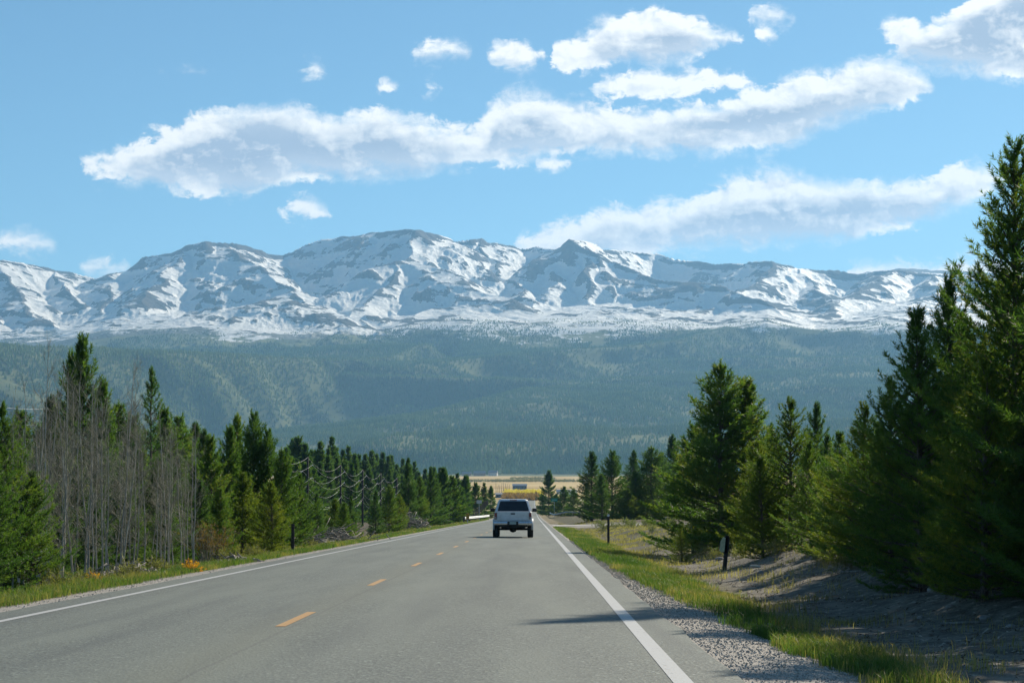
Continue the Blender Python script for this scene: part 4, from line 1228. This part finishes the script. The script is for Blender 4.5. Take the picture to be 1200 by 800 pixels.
def guard_rail(label, path, out, mat_, post_step, zb=.42):
    root = empty('guard_rail', path[0])
    base = Vector(path[0])
    tag(root, label, 'guard rail')
    loc = [Vector(p) - base for p in path]
    wbeam(loc, zb, out).build('rail_beam', mat_, root)
    acc = 0.0; last = None
    for a, b in zip(loc[:-1], loc[1:]):
        L = (b - a).length
        s = 0 if last is None else post_step - acc
        while s <= L:
            p = a + (b - a) * (s / L)
            t = (b - a).normalized(); nr = Vector((t.y, -t.x, 0)) * -out
            c = p + nr * .12
            MB().box((c.x, c.y, .30), (.16, .16, 1.0)).build('post', M_POSTW, root, .01)
            last = s; s += post_step
        acc = L - last if last is not None else 0
    return root
def gpt(x, y, dz=0): return (x, y, gz(x, y) + dz)
guard_rail('white steel guard rail on wooden posts along the left road edge', [gpt(-7.55 - max(0, (250 - y)) * .02, y) for y in np.linspace(237, 357, 14)], 1, M_GALVW, 7.6)
rr_ = [gpt(4.3, y, .15) for y in np.linspace(600, 428, 10)] + [gpt(4.6, 421, .2), gpt(5.4, 417, .25)] + [gpt(x, 416, .3) for x in np.linspace(6.6, 11.6, 5)]
guard_rail('blue grey guard rail bending from the road round into the side track', rr_, 1, M_GALV, 7.0)

def delineator(label, px, py_base, d, h, lean=0.0, cap=True, dz=None):
    p = at(px, py_base, d)
    z = gz(p.x, d)
    r = empty('marker_post', (p.x, d, z)); r.rotation_euler = (0, lean, 0)
    tag(r, label, 'marker post')
    MB().loft([[Vector((a * .05, b * .02, zz)) for a, b in ((-1, -.6), (-.5, -1), (.5, -1), (1, -.6), (1, .6), (-1, .6))] for zz in (-.1, h)]).build('post', M_POSTB, r, .004)
    return r
dp = delineator('black marker post with small white reflector in the right grass verge', 713, 637, 88, 1.36)
MB().lathe_x((0, 0, 0), [(-.012, .03), (-.012, .055), (.012, .055), (.012, .03)], 14).build('reflector', simple('white_reflector', (.75, .78, .78), .3), dp)
dp.children[-1].rotation_euler = (0, 0, math.pi / 2); dp.children[-1].location = (0, -.03, 1.31)
delineator('black marker post on the grassy left road edge before the pines', 343, 641, 66, .93)
lp = delineator('leaning black marker post with a pale plate on the right verge', 849, 671, 51, .86, .09)
MB().loft([[Vector((x, y, z)) for x, z in ((-.17, .47), (-.10, .43), (-.045, .46), (-.04, .80), (-.10, .82), (-.16, .70))] for y in (-.035, -.025)]).build('reflector_plate', simple('pale_yellow_reflector', (.50, .52, .36), .4, 0, .25, 15), lp)
MB().box((.0, .005, .62), (.13, .05, .42)).build('bracket', M_POSTB, lp, .01)

M_SGREEN = simple('green_sign_face', (0.01, 0.24, 0.15), .4)
M_SWHITE = simple('white_sign_face', (0.62, 0.60, 0.57), .5)
M_SYEL = simple('yellow_marker_face', (0.62, 0.36, 0.03), .5)
def sign(name, label, px, py_top, d, w, h, mat_, extra=None):
    p = at(px, py_top, d); z = gz(p.x, d)
    r = empty(name, (p.x, d, z)); tag(r, label, 'road sign')
    H = p.z - z
    MB().box((0, .03, H / 2 - .1), (.07, .05, H + .1)).build('post', M_GALV, r)
    f = MB().box((0, -.012, H - h / 2), (w, .012, h)).build('sign_panel', mat_, r, .004)
    if extra: extra(f, H)
    return r
sign('street_sign', 'green street name sign on a thin post behind the right guard rail', 649.5, 583.4, 428, 1.35, .72, M_SGREEN,
     lambda f, H: MB().box((0, -.022, H - .36), (1.0, .006, .16)).build('lettering_strip', simple('faded_white_lettering', (.20, .48, .40), .5, 0, .4, 60), f))
sign('road_sign', 'small white square sign on a post behind the left guard rail', 561.5, 585.8, 292, .72, .46, M_SWHITE)
def chev(f, H):
    for i in range(3):
        MB().box((0, -.022, H - .16 - .22 * i), (.36, .006, .07), Matrix.Rotation(R(35), 3, 'Y')).build('black_stripe', M_POSTB, f)
sign('object_marker', 'yellow marker board with black stripes at the near end of the left rail', 548, 601.2, 232, .36, .66, M_SYEL, chev)

# ------------------------------------------------------------------ utility poles and cables on the left
M_POLE = bark('dark_creosote_wood', (0.025, 0.02, 0.017), (0.07, 0.055, 0.045), 12)
M_CABLE = simple('bright_aluminium_cable', (0.60, 0.61, 0.62), .5, .4, .05, 3)
PX, PYS = -25.0, [74, 112, 150, 189, 228, 267, 302, 338, 378]
PH = 8.3
LEV = [(8.25, 0.0), (7.45, .55), (6.75, -.55), (6.05, .5), (5.05, -.15), (4.25, .15), (4.0, -.15)]
plab = ['cable pole hidden behind the left edge trees', 'cable pole rising inside the bare aspen grove', 'cable pole behind the tallest grove pine', 'dark cable pole behind the right end of the aspens',
        'dark cable pole at the right end of the dark pine cluster', 'second dark cable pole right of the pine cluster', 'third cable pole, the one with drooping cables both sides', 'fourth cable pole among the back row pines', 'farthest cable pole of the line near the tall pointed pine']
ptop = []
for y, lb in zip(PYS, plab):
    z = gz(PX, y)
    r = empty('cable_pole', (PX, y, z)); tag(r, lb + ', left of the road', 'utility pole')
    MB().tube([(0, 0, -.5), (0, 0, PH * .5), (0, 0, PH)], [.15, .125, .10], 10).build('pole', M_POLE, r, 0, True)
    for h, o in LEV[1:4]:
        a = MB().tube([(0, 0, h - .12), (o, 0, h - .06)], .03, 6).build('bracket_arm', M_POLE, r)
        MB().tube([(o, 0, h - .12), (o, 0, h - .02)], [.05, .035], 8).build('insulator', M_GALV, a)
    ptop.append(z)
clab = ['topmost cable sagging from pole tip to pole tip', 'second cable from the top on the road side of the poles', 'third cable from the top on the far side of the poles', 'fourth cable from the top on the road side', 'middle cable fixed straight to the poles', 'upper one of the two lowest paired cables', 'lowest cable of the line']
for (h, o), lb in zip(LEV, clab):
    pts = []
    for i in range(len(PYS) - 1):
        for q in range(14):
            s = q / 14
            pts.append((PX + o, PYS[i] + s * (PYS[i + 1] - PYS[i]), (ptop[i] + h) * (1 - s) + (ptop[i + 1] + h) * s - 4 * s * (1 - s) * (1.15 if h > 4.5 else 1.5)))
    pts.append((PX + o, PYS[-1], ptop[-1] + h))
    pts.insert(0, (PX + o, 40, gz(PX, 40) + h))
    tag(MB().tube(pts, .007, 5).build('power_cable', M_CABLE, None, 0, True), lb + ' left of the road', 'cable')
p = at(879, 445, 86); z = gz(p.x, 86)
r = empty('utility_pole', (p.x, 86, z)); tag(r, 'brown wooden pole standing up behind the big wide pine on the right', 'utility pole')
MB().tube([(0, 0, -.5), (0, 0, p.z - z)], [.13, .085], 10).build('pole', simple('brown_pole_wood', (.12, .075, .05), .85, 0, .3, 10), r)
MB().tube([(0, 0, p.z - z), (0, 0, p.z - z + .05)], [.09, .07], 10).build('pole_cap', M_GALV, r)

# ------------------------------------------------------------------ ranch and valley floor far ahead
M_ROOFB = simple('blue_grey_sheet_roof', (0.16, 0.21, 0.27), .5, .2, .1, .5)
M_WALLB = simple('slate_blue_wall', (0.10, 0.15, 0.22), .7, 0, .1, .5)
M_WALLW = simple('white_board_wall', (0.62, 0.61, 0.58), .7, 0, .1, .5)
M_WALLT = simple('tan_board_wall', (0.30, 0.24, 0.17), .8, 0, .15, .5)
M_ROOFG = simple('grey_shingle_roof', (0.30, 0.29, 0.29), .7, 0, .15, .5)
def vz(d): return -21.5 if d > 1700 else float(zroad(np.array([d]))[0])
def house(name, label, px, d, w, l, h, rh, wm, rm_, rz=0.0, nwin=3, z=None):
    x = (px - 624) / F * d
    r = empty(name, (x, d, (vz(d) if z is None else z) - .1), rz); tag(r, label, 'building')
    MB().box((0, 0, h / 2), (w, l, h)).build('wall', wm, r)
    o = .35
    MB().loft([[Vector((sx * (w / 2 + o), y, zz)) for sx, y, zz in ((q, -l / 2 - o, h), (q, -l / 2 - o, h + .15), (q, 0, h + rh + .15), (q, l / 2 + o, h + .15), (q, l / 2 + o, h))] for q in (-1, 1)]).build('roof', rm_, r)
    for i in range(nwin):
        xx = -w / 2 + w * (i + .5) / nwin
        if i == nwin // 2:
            MB().box((xx, -l / 2 - .03, 1.05), (1.1, .06, 2.1)).build('door', M_WALLT, r)
        else:
            MB().box((xx, -l / 2 - .03, h * .55), (1.2, .06, 1.0)).build('window', M_GLASS, r)
    return r
house('barn', 'long slate blue barn standing in the tan pasture straight ahead', 609, 1950, 13.5, 8, 3.6, 1.6, M_WALLB, M_ROOFB, 0, 5)
house('ranch_house', 'leftmost far house at the foot of the wooded hills', 547, 4200, 19, 10, 5, 4, M_WALLT, M_ROOFG, 0, 3, -20.5)
house('ranch_house', 'long pale roofed far house below the wooded hills', 562, 4230, 24, 12, 5.5, 5, M_WALLT, M_ROOFG, .1, 5, -20.5)
house('ranch_house', 'right far house with white gable below the wooded hills', 578, 4250, 18, 12, 6, 5.5, M_WALLW, M_ROOFG, -.2, 3, -20.5)
house('farm_shed', 'low grey shed just left above the truck roof', 588, 1420, 8.5, 6, 2.4, 1.0, M_WALLB, M_ROOFG, 0, 3)
house('ranch_house', 'white house half hidden by pines right of the lone tall pine', 668, 1500, 9, 8, 3.2, 1.8, M_WALLW, M_ROOFG, .15, 3)
house('ranch_house', 'smaller white house left of the half hidden white house', 657, 1560, 6, 6, 2.8, 1.5, M_WALLW, M_ROOFB, -.1, 3)
x = (607.5 - 624) / F * 1330
gt = empty('entrance_gate', (x, 1330, vz(1330) - .1)); tag(gt, 'white ranch entrance frame just above the truck roof', 'gate')
for s in (0, 4.0):
    MB().box((s, 0, 1.9), (.75 if s == 0 else .3, .4, 3.8)).build('post', M_WALLW, gt, .02)
MB().box((2.0, 0, 3.55), (3.4, .25, .4)).build('crossbeam', M_WALLW, gt, .02)
for i in range(8):
    d = 1680; xx = (581.5 + 2.15 * i - 624) / F * d
    r = tag(MB().tube([(0, 0, -.5), (random.uniform(-.2, .2), 0, 4), (random.uniform(-.3, .3), 0, 7.6 + random.uniform(-1.4, 1))], [.22, .18, .12], 7).build('timber_post', M_POLE, None, 0, True, (xx, d, vz(d))), 'tall dark timber post in the close row before the yellow meadow', 'post', 'tall timber posts in a row across the valley')
for px, d, h, lb in ((560.5, 1500, 8, 'lone pole in the pasture above the left guard rail'), (657, 900, 7.5, 'thin pole beside the white houses on the right'), (628, 1250, 6, 'thin pole by the far road at the right of the truck'), (545, 2300, 9, 'small far pole at the left of the pasture')):
    xx = (px - 624) / F * d
    r = empty('utility_pole', (xx, d, vz(d))); tag(r, lb, 'utility pole')
    MB().tube([(0, 0, -.5), (0, 0, h)], [.2, .14], 7).build('pole', M_POLE, r)
    MB().box((0, 0, h - .8), (2.0, .12, .14)).build('cross_arm', M_POLE, r)

def leaf_mat(name, a, b_, tl=.3):
    return needle_mat(name, [(0.0, a), (1.0, b_)])
M_WILLY = leaf_mat('yellow_willow', (0.40, 0.27, 0.04), (0.55, 0.42, 0.09))
M_WILLR = leaf_mat('red_brown_willow', (0.15, 0.075, 0.035), (0.24, 0.13, 0.06))
M_WILLG = leaf_mat('grey_brown_scrub', (0.10, 0.085, 0.055), (0.18, 0.15, 0.10))
def thicket(name, label, pxa, pxb, da, db, n, h, m):
    u = rng.uniform(pxa, pxb, n); d = rng.uniform(da, db, n)
    x = (u - 624) / F * d
    z = np.array([vz(q) for q in d])
    hh = h * (.5 + .8 * rng.random(n))
    P_ = np.stack([x, d, z], 1)
    Pm, Dm = np.repeat(P_, 6, 0), rng.normal(size=(n * 6, 3)) * .45 + np.array([0, 0, 1.0])
    Dm /= np.linalg.norm(Dm, axis=1, keepdims=True)
    V, Fc, tt = needle_tufts(Pm, Dm, np.repeat(hh, 6) * .9, 9, h * .33, h * .12, rng.random(n * 6))
    o = link(name, mesh_np(name, V, [Fc], m, False, {'tint': tt}))
    tag(o, label, None, None, 'stuff')
thicket('willow_thicket', 'band of yellow willows across the valley floor', 592, 636, 1480, 1680, 420, 3.2, M_WILLY)
thicket('willow_thicket', 'band of red brown willows behind the truck', 590, 632, 1260, 1420, 320, 3.4, M_WILLR)
thicket('scrub', 'dark scrub line across the tan pasture', 520, 700, 2830, 2960, 900, 3.0, M_WILLG)
thicket('scrub', 'broken scrub strip in the far pasture', 598, 650, 3300, 3600, 260, 3.0, M_WILLG)
thicket('scrub', 'dry scrub on the slope beside the far road', 630, 650, 560, 900, 380, 1.2, M_WILLG)
# ------------------------------------------------------------------ shrubs, brush, stones, grass
def shrub_mesh(seed, h, r_, nst, m, leafL, leafW, K=8, sp=.08, leaf_from=.35):
    r = np.random.default_rng(seed)
    ST = MB(); P, D, T = [], [], []
    for i in range(nst):
        az = r.random() * 6.28; el = R(40 + 50 * r.random())
        L = h * (.6 + .5 * r.random())
        d = np.array([math.cos(az) * math.cos(el) * r_ / h * 1.6, math.sin(az) * math.cos(el) * r_ / h * 1.6, math.sin(el)])
        p = np.array([math.cos(az) * r_ * .15, math.sin(az) * r_ * .15, -.05]); pts = [p]
        for q in range(5):
            d = d + r.normal(size=3) * .15; p = p + unit(d) * L / 5; pts.append(p)
            if q / 5 > leaf_from:
                for _ in range(max(1, int(L / 5 / sp))):
                    P.append(pts[-2] + (p - pts[-2]) * r.random() + r.normal(size=3) * .04 * h); D.append(unit(d + r.normal(size=3) * .6)); T.append(r.random())
        ST.tube(pts, [.012 * h, .010 * h, .008 * h, .006 * h, .004 * h, .002 * h], 4, False)
    V, Fc, tt = needle_tufts(np.array(P), np.array(D), np.full(len(P), sp), K, leafL, leafW, np.array(T))
    lm = mesh_np('foliage', V, [Fc], m, False, {'tint': tt})
    sm_ = bpy.data.meshes.new('stems'); sm_.from_pydata(ST.v, [], ST.f); sm_.materials.append(M_TWIG)
    return sm_, lm
def shrub(name, meshes, px, d, label, s=1.0, group=None):
    x = (px - 624) / F * d
    r = empty(name, (x, d, gz(x, d)), random.random() * 6.28); r.scale = (s, s, s)
    tag(r, label, 'shrub', group)
    link('stems', meshes[0], r); link('foliage', meshes[1], r)
    return r
M_ORANGE = leaf_mat('orange_leaves', (0.42, 0.17, 0.02), (0.60, 0.30, 0.04))
M_RUST = leaf_mat('rusty_twigs', (0.10, 0.06, 0.035), (0.16, 0.10, 0.06))
M_SAGE = leaf_mat('grey_green_sage', (0.10, 0.11, 0.07), (0.20, 0.20, 0.13))
M_DRY = leaf_mat('dry_weeds', (0.12, 0.115, 0.065), (0.21, 0.19, 0.115))
SH_O = shrub_mesh(1, .45, .35, 26, M_ORANGE, .07, .022)
SH_R = shrub_mesh(2, 1.6, .5, 30, M_RUST, .10, .016, 6)
SH_S = shrub_mesh(3, .6, .55, 30, M_SAGE, .07, .022)
SH_D = shrub_mesh(4, .4, .25, 22, M_DRY, .09, .012)
shrub('willow_shrub', SH_O, 226, 44.5, 'small orange yellow bush in the left grass by the white line', .72)
shrub('willow_shrub', SH_O, 108, 38.5, 'bent orange stems at the foot of the aspen grove', .6)
shrub('bare_shrub', SH_R, 243, 52, 'tall rusty red shrub between the last aspen and the dark pines', .75)
shrub('bare_shrub', SH_R, 258, 58, 'lower rusty shrub under the dark cluster of pines', .7)
for px, d, lb in ((722, 160, 'grey sage bush in the ditch nearest the side road mouth'), (742, 152, 'grey sage bush in the ditch left of the sapling'), (760, 150, 'middle grey sage bush below the side road'), (776, 146, 'grey sage bush right of the middle one below the side road'), (735, 172, 'sage bush on the side road bank'), (788, 130, 'dark sage bush beside the culvert mouth'), (700, 178, 'sage bush at the edge of the side road bank nearest the lane')):
    shrub('sage_bush', SH_S, px, d, lb, random.uniform(.8, 1.2))
for px, d, s in ((862, 58, 1.2), (838, 62, 1.0), (985, 39, 1.1), (1040, 36, 1.0), (905, 50, 1.2), (822, 66, 1.4), (1120, 32, 1.0), (960, 42, .9)):
    shrub('dry_weed', SH_D, px, d, 'small dry weed tuft on the dirt below the right pines', s, 'dry weeds under the right pines')
for px, d, s in ((60, 36, 1.2), (95, 38, 1.0), (150, 41, 1.2), (190, 44, 1.1), (270, 54, 1.3), (300, 60, 1.2), (360, 78, 1.5), (420, 105, 1.8)):
    shrub('dry_weed', SH_D, px, d, 'small dry weed tuft along the back of the left grass strip', s, 'dry weeds behind the left grass strip')

for i in range(26):
    d = random.uniform(98, 176); X = random.uniform(4.6, 13)
    shrub('sage_bush', SH_S, 624 + X * F / d, d, 'low grey green sage bush scattered in the ditch before the side road', random.uniform(.8, 1.5), 'sage bushes scattered in the right ditch')
# culvert pipe mouth under the side road
cx, cy = (783 - 624) / F * 158, 158.0
MB_ = MB().loft([[Vector((math.cos(q) * rr, 0 + yy, math.sin(q) * rr)) for q in np.linspace(0, 2 * math.pi, 17)[:-1]] for yy, rr in ((2.5, .42), (0, .42), (0, .50), (2.5, .50))], False)
cv_ = MB_.build('culvert_pipe', simple('dark_corrugated_steel', (.06, .06, .06), .6, .5), None, 0, True, (cx, cy, gz(cx, cy) + .2))
tag(cv_, 'dark round culvert mouth in the bank under the side road', 'culvert')

# grey slash piles beside the left verge
M_SLASH = bark('bleached_dead_wood', (0.16, 0.145, 0.125), (0.36, 0.33, 0.29), 14)
def brush_pile(label, px, d, L, h, n, seed):
    r = np.random.default_rng(seed)
    x = (px - 624) / F * d
    q = MB()
    for i in range(n):
        c = np.array([r.normal() * L * .3, r.normal() * L * .25, 0])
        c[2] = max(.02, h * math.exp(-(c[0] / L / .35) ** 2) * r.random())
        a = r.random() * 6.28; e = r.normal() * .35; l = L * (.15 + .3 * r.random())
        dv_ = np.array([math.cos(a) * math.cos(e), math.sin(a) * math.cos(e), math.sin(e)]) * l / 2
        k_ = r.normal(size=3) * l * .06
        ra = .012 + .03 * r.random() ** 3
        q.tube([c - dv_, c + k_, c + dv_], [ra, ra * .8, ra * .4], 5)
    o = q.build('brush_pile', M_SLASH, None, 0, True, (x, d, gz(x, d)))
    tag(o, label, 'brush pile')
brush_pile('mound of bleached grey branches beside the left road edge, farther up', 478, 158, 4.2, 1.5, 260, 1)
brush_pile('low spread of grey slash between the small pines on the left', 388, 92, 4.0, .8, 240, 2)
brush_pile('second patch of grey slash right behind the black post', 365, 84, 3.0, .6, 170, 3)
brush_pile('pale broken branches on the ground before the left pine cluster', 275, 53, 1.1, .22, 50, 4)
brush_pile('tangle of dead branches under the bare aspens', 150, 43, 1.5, .30, 150, 5)
def stick(label, px, d, L, rz, ra, mat_):
    x = (px - 624) / F * d
    o = MB().tube([(-L / 2, 0, ra), (0, .02, ra * 1.2), (L / 2, -.01, ra)], [ra, ra * 1.05, ra * .7], 7).build('dead_branch', mat_, None, 0, True, (x, d, gz(x, d)))
    o.rotation_euler = (0, 0, rz); tag(o, label, 'branch')
M_PALE = bark('peeled_pale_wood', (.42, .39, .33), (.62, .58, .50), 10)
stick('white peeled branch on the grass right of the leaning marker post', 884, 48, .35, -.9, .03, M_PALE)
stick('grey branch lying on the dirt bank under the right pines', 1010, 37, .9, .25, .022, M_SLASH)
stick('long dead branch on the dirt in front of the pointed pine', 1060, 33, 1.1, -.15, .02, M_SLASH)
stick('dead branch lying close to the bottom right corner', 1130, 27, .8, .3, .018, M_SLASH)
stick('short pale stick standing out in the bottom right grass patch', 930, 25.5, .22, 1.2, .007, M_PALE)
M_STONE = simple('grey_field_stone', (.26, .24, .22), .9, 0, .3, 12)
def stone(label, px, d, s, seed, group=None):
    r = np.random.default_rng(seed)
    bm = bmesh.new(); bmesh.ops.create_icosphere(bm, subdivisions=2, radius=1)
    for v in bm.verts:
        n_ = 1 + .25 * float(perlin(np.array([v.co.x * 1.4 + seed]), np.array([v.co.y * 1.4 + v.co.z]), seed % 50)[0])
        v.co = Vector((v.co.x * n_, v.co.y * n_ * .8, v.co.z * n_ * .55)) * s
    me = bpy.data.meshes.new('stone'); bm.to_mesh(me); bm.free(); me.materials.append(M_STONE)
    x = (px - 624) / F * d
    o = link('stone', me, None, (x, d, gz(x, d) + s * .2)); o.rotation_euler = (0, 0, r.random() * 6)
    tag(o, label, 'stone', group)
stone('pale stone lying just above the leaning marker post foot', 842, 60, .13, 1)
stone('rounded grey stone in the dirt below the pointed pine', 1090, 31.5, .12, 2)
stone('small pale stone near the right edge of the dirt', 1150, 27.5, .09, 3)
for i, (px, d) in enumerate([(920, 41), (965, 36), (1003, 33.5), (1035, 30), (1075, 28.5), (985, 30), (1110, 29), (890, 45), (1055, 36.5), (1180, 26)]):
    stone('small grey stone scattered on the dirt bank in the pine shade', px, d, random.uniform(.04, .08), 10 + i, 'small stones on the dirt bank')

def grass(name, label, n, xf, ya, yb, h, wid, stops, dens, bias=1.6):
    y = ya * (yb / ya) ** (rng.random(n) ** (1 / 1.0))
    x0, x1 = xf(y)
    x = x0 + (x1 - x0) * rng.random(n)
    keep = rng.random(n) < dens(x, y)
    x, y = x[keep], y[keep]; n = len(x)
    z = ground(x, y)
    sc = (.55 + .75 * rng.random(n)) * (1 + .6 * np.clip(fbm(x / 1.3, y / 2.2, 3, 200), -.6, 1))
    hh = h * sc
    a = rng.random(n) * 6.283; ln = .15 + .5 * rng.random(n)
    w = wid * (.7 + .6 * rng.random(n)) * np.maximum(1, y / 45.0)
    ca, sa = np.cos(a), np.sin(a)
    b = rng.random(n) * 6.283; bx, by = np.cos(b), np.sin(b)
    p0 = np.stack([x - bx * w / 2, y - by * w / 2, z - .01], 1); p1 = np.stack([x + bx * w / 2, y + by * w / 2, z - .01], 1)
    mx, my = x + ca * ln * hh * .25, y + sa * ln * hh * .25
    p2 = np.stack([mx - bx * w * .35, my - by * w * .35, z + hh * .6], 1); p3 = np.stack([mx + bx * w * .35, my + by * w * .35, z + hh * .6], 1)
    p4 = np.stack([x + ca * ln * hh, y + sa * ln * hh, z + hh * (1.0 - .25 * ln)], 1)
    V = np.stack([p0, p1, p3, p2, p4], 1).reshape(-1, 3)
    o5 = np.arange(n)[:, None] * 5
    q = o5 + np.array([[0, 1, 2, 3]]); t = o5 + np.array([[3, 2, 4]])
    tint = np.clip(.5 + .55 * fbm(x / 1.7, y / 4.0, 3, 210) + .22 * rng.normal(size=n) + stops_bias(x, y, name), 0, 1)
    o = link(name, mesh_np(name, V, [q, t], None, False, {'tint': np.repeat(tint, 5)}))
    o.data.materials.append(needle_mat(name + '_blades', stops))
    tag(o, label, None, None, 'stuff')
def stops_bias(x, y, name):
    return np.where(x > 0, .35 * sstep(2.8, 3.8, x), .30 * sstep(7.9, 8.8, -x))
GST = [(0.0, (0.036, 0.072, 0.018)), (0.5, (0.068, 0.118, 0.03)), (0.8, (0.115, 0.135, 0.05)), (1.0, (0.24, 0.19, 0.105))]
def densR(x, y):
    x = x - .0; off = np.interp(y, [15, 23, 31, 60], [1.05, .75, .40, 0]); g = sstep(1.62, 1.88, x - off + .25 * fbm(x / .8, y / 1.5, 3, 220)) * (1 - sstep(2.9, 3.7, x + .4 * fbm(x / 1.2, y / 2, 3, 221)))
    patch = .35 + .65 * sstep(-.25, .15, fbm(x / 1.6, y / 3.5, 3, 222))
    gap = 1 - .75 * np.exp(-((y - 26.5) / 2.2) ** 2)
    sr = 1 - (np.abs(y - 190) < 12 + 9 * np.exp(-(x - 1.7) / 2.2))
    return g * patch * gap * sr
grass('verge_grass', 'green roadside grass on the right verge', 210000, lambda y: (np.full_like(y, 1.65), np.full_like(y, 4.2)), 16.5, 175, .13, .007, GST, densR)
def densL(x, y):
    q = -x
    return sstep(7.0, 7.4, q + .2 * fbm(x / .8, y / 1.5, 3, 223)) * (1 - sstep(8.4, 9.4, q + .5 * fbm(x / 1.2, y / 3, 3, 224))) * (.5 + .5 * sstep(-.3, .1, fbm(x / 1.6, y / 5, 3, 225)))
grass('verge_grass', 'green roadside grass on the left verge', 210000, lambda y: (np.full_like(y, -9.4), np.full_like(y, -6.95)), 27, 330, .14, .007, GST, densL)
DST = [(0.0, (0.10, 0.10, 0.05)), (0.5, (0.20, 0.16, 0.09)), (1.0, (0.32, 0.25, 0.15))]
def densD(x, y):
    return .8 * sstep(-.1, .35, fbm(x / 1.5, y / 2.5, 3, 230)) * (np.abs(y - 190) > 16) * (1 - .8 * sstep(4.0, 5.2, x) * (1 - sstep(36, 46, y)))
grass('dry_grass', 'thin dry grass on the right bank and ditch', 120000, lambda y: (np.full_like(y, 2.9), np.full_like(y, 9.5)), 17, 240, .12, .009, DST, densD)
grass('dry_grass', 'dry grass between the left verge and the trees', 40000, lambda y: (np.full_like(y, -12.0), np.full_like(y, -8.2)), 27, 330, .22, .011, DST, lambda x, y: .6 * sstep(-.1, .3, fbm(x / 1.5, y / 3, 3, 231)))

# loose pebbles on the gravel shoulder
n = 30000
y = 15 * (90 / 15) ** rng.random(n); x = np.where(rng.random(n) < .85, 1.58 + (.25 + np.interp(y, [15, 23, 31, 60], [1.0, .7, .4, .1])) * rng.random(n), rng.uniform(-7.3, -6.68, n))
s = .004 + .011 * rng.random(n) ** 4
z = ground(x, y) + s * .3
base = np.array([[1, 0, 0], [-.5, .87, 0], [-.5, -.87, 0], [0, 0, .8], [0, 0, -.6]])
V = (base[None] * (s[:, None] * (.7 + .6 * rng.random((n, 5))))[..., None] + np.stack([x, y, z], 1)[:, None]).reshape(-1, 3)
t = np.array([[0, 1, 3], [1, 2, 3], [2, 0, 3], [1, 0, 4], [2, 1, 4], [0, 2, 4]])
pm_, k, b = new_mat('shoulder_pebbles')
k.set(b.inputs['Base Color'], k.ramp(k.attr('tint'), [(0, (.26, .24, .21)), (.6, (.42, .39, .34)), (1, (.58, .55, .50))])); b.inputs['Roughness'].default_value = .9
tag(link('pebbles', mesh_np('pebbles', V, [(np.arange(n)[:, None, None] * 5 + t[None]).reshape(-1, 3)], pm_, False, {'tint': np.repeat(rng.random(n), 5)})), 'loose pebbles on the gravel shoulders', None, None, 'stuff')

# twigs, cones and needle litter on the dirt under the pines
n = 16000
y = 16 * (75 / 16) ** rng.random(n); x = 3.0 + 7.0 * rng.random(n) ** .8
kp = rng.random(n) < .25 + .75 * sstep(-.1, .4, fbm(x / .9, y / 1.4, 3, 240))
x, y = x[kp], y[kp]; n = len(x)
z = ground(x, y) + .006
L = .03 + .16 * rng.random(n) ** 3; a = rng.random(n) * 6.283; w = .004 + .006 * rng.random(n)
dx, dy = np.cos(a) * L / 2, np.sin(a) * L / 2; ox, oy = -np.sin(a) * w, np.cos(a) * w
z1 = ground(x - dx, y - dy) + .008; z2 = ground(x + dx, y + dy) + .008 + .03 * rng.random(n) ** 3
V = np.stack([np.stack([x - dx - ox, y - dy - oy, z1], 1), np.stack([x + dx - ox, y + dy - oy, z2], 1), np.stack([x + dx + ox, y + dy + oy, z2], 1), np.stack([x - dx + ox, y - dy + oy, z1], 1), np.stack([x, y, (z1 + z2) / 2 + w * 1.6], 1)], 1).reshape(-1, 3)
t = np.array([[0, 1, 4], [1, 2, 4], [2, 3, 4], [3, 0, 4]])
lm_, k, b = new_mat('needle_litter')
k.set(b.inputs['Base Color'], k.ramp(k.attr('tint'), [(0, (.05, .035, .022)), (.5, (.15, .105, .065)), (.85, (.30, .26, .20)), (1, (.48, .44, .37))])); b.inputs['Roughness'].default_value = .9
tag(link('ground_litter', mesh_np('ground_litter', V, [(np.arange(n)[:, None, None] * 5 + t[None]).reshape(-1, 3)], lm_, False, {'tint': np.repeat(rng.random(n), 5)})), 'fallen twigs and needle litter on the dirt under the pines', None, None, 'stuff')
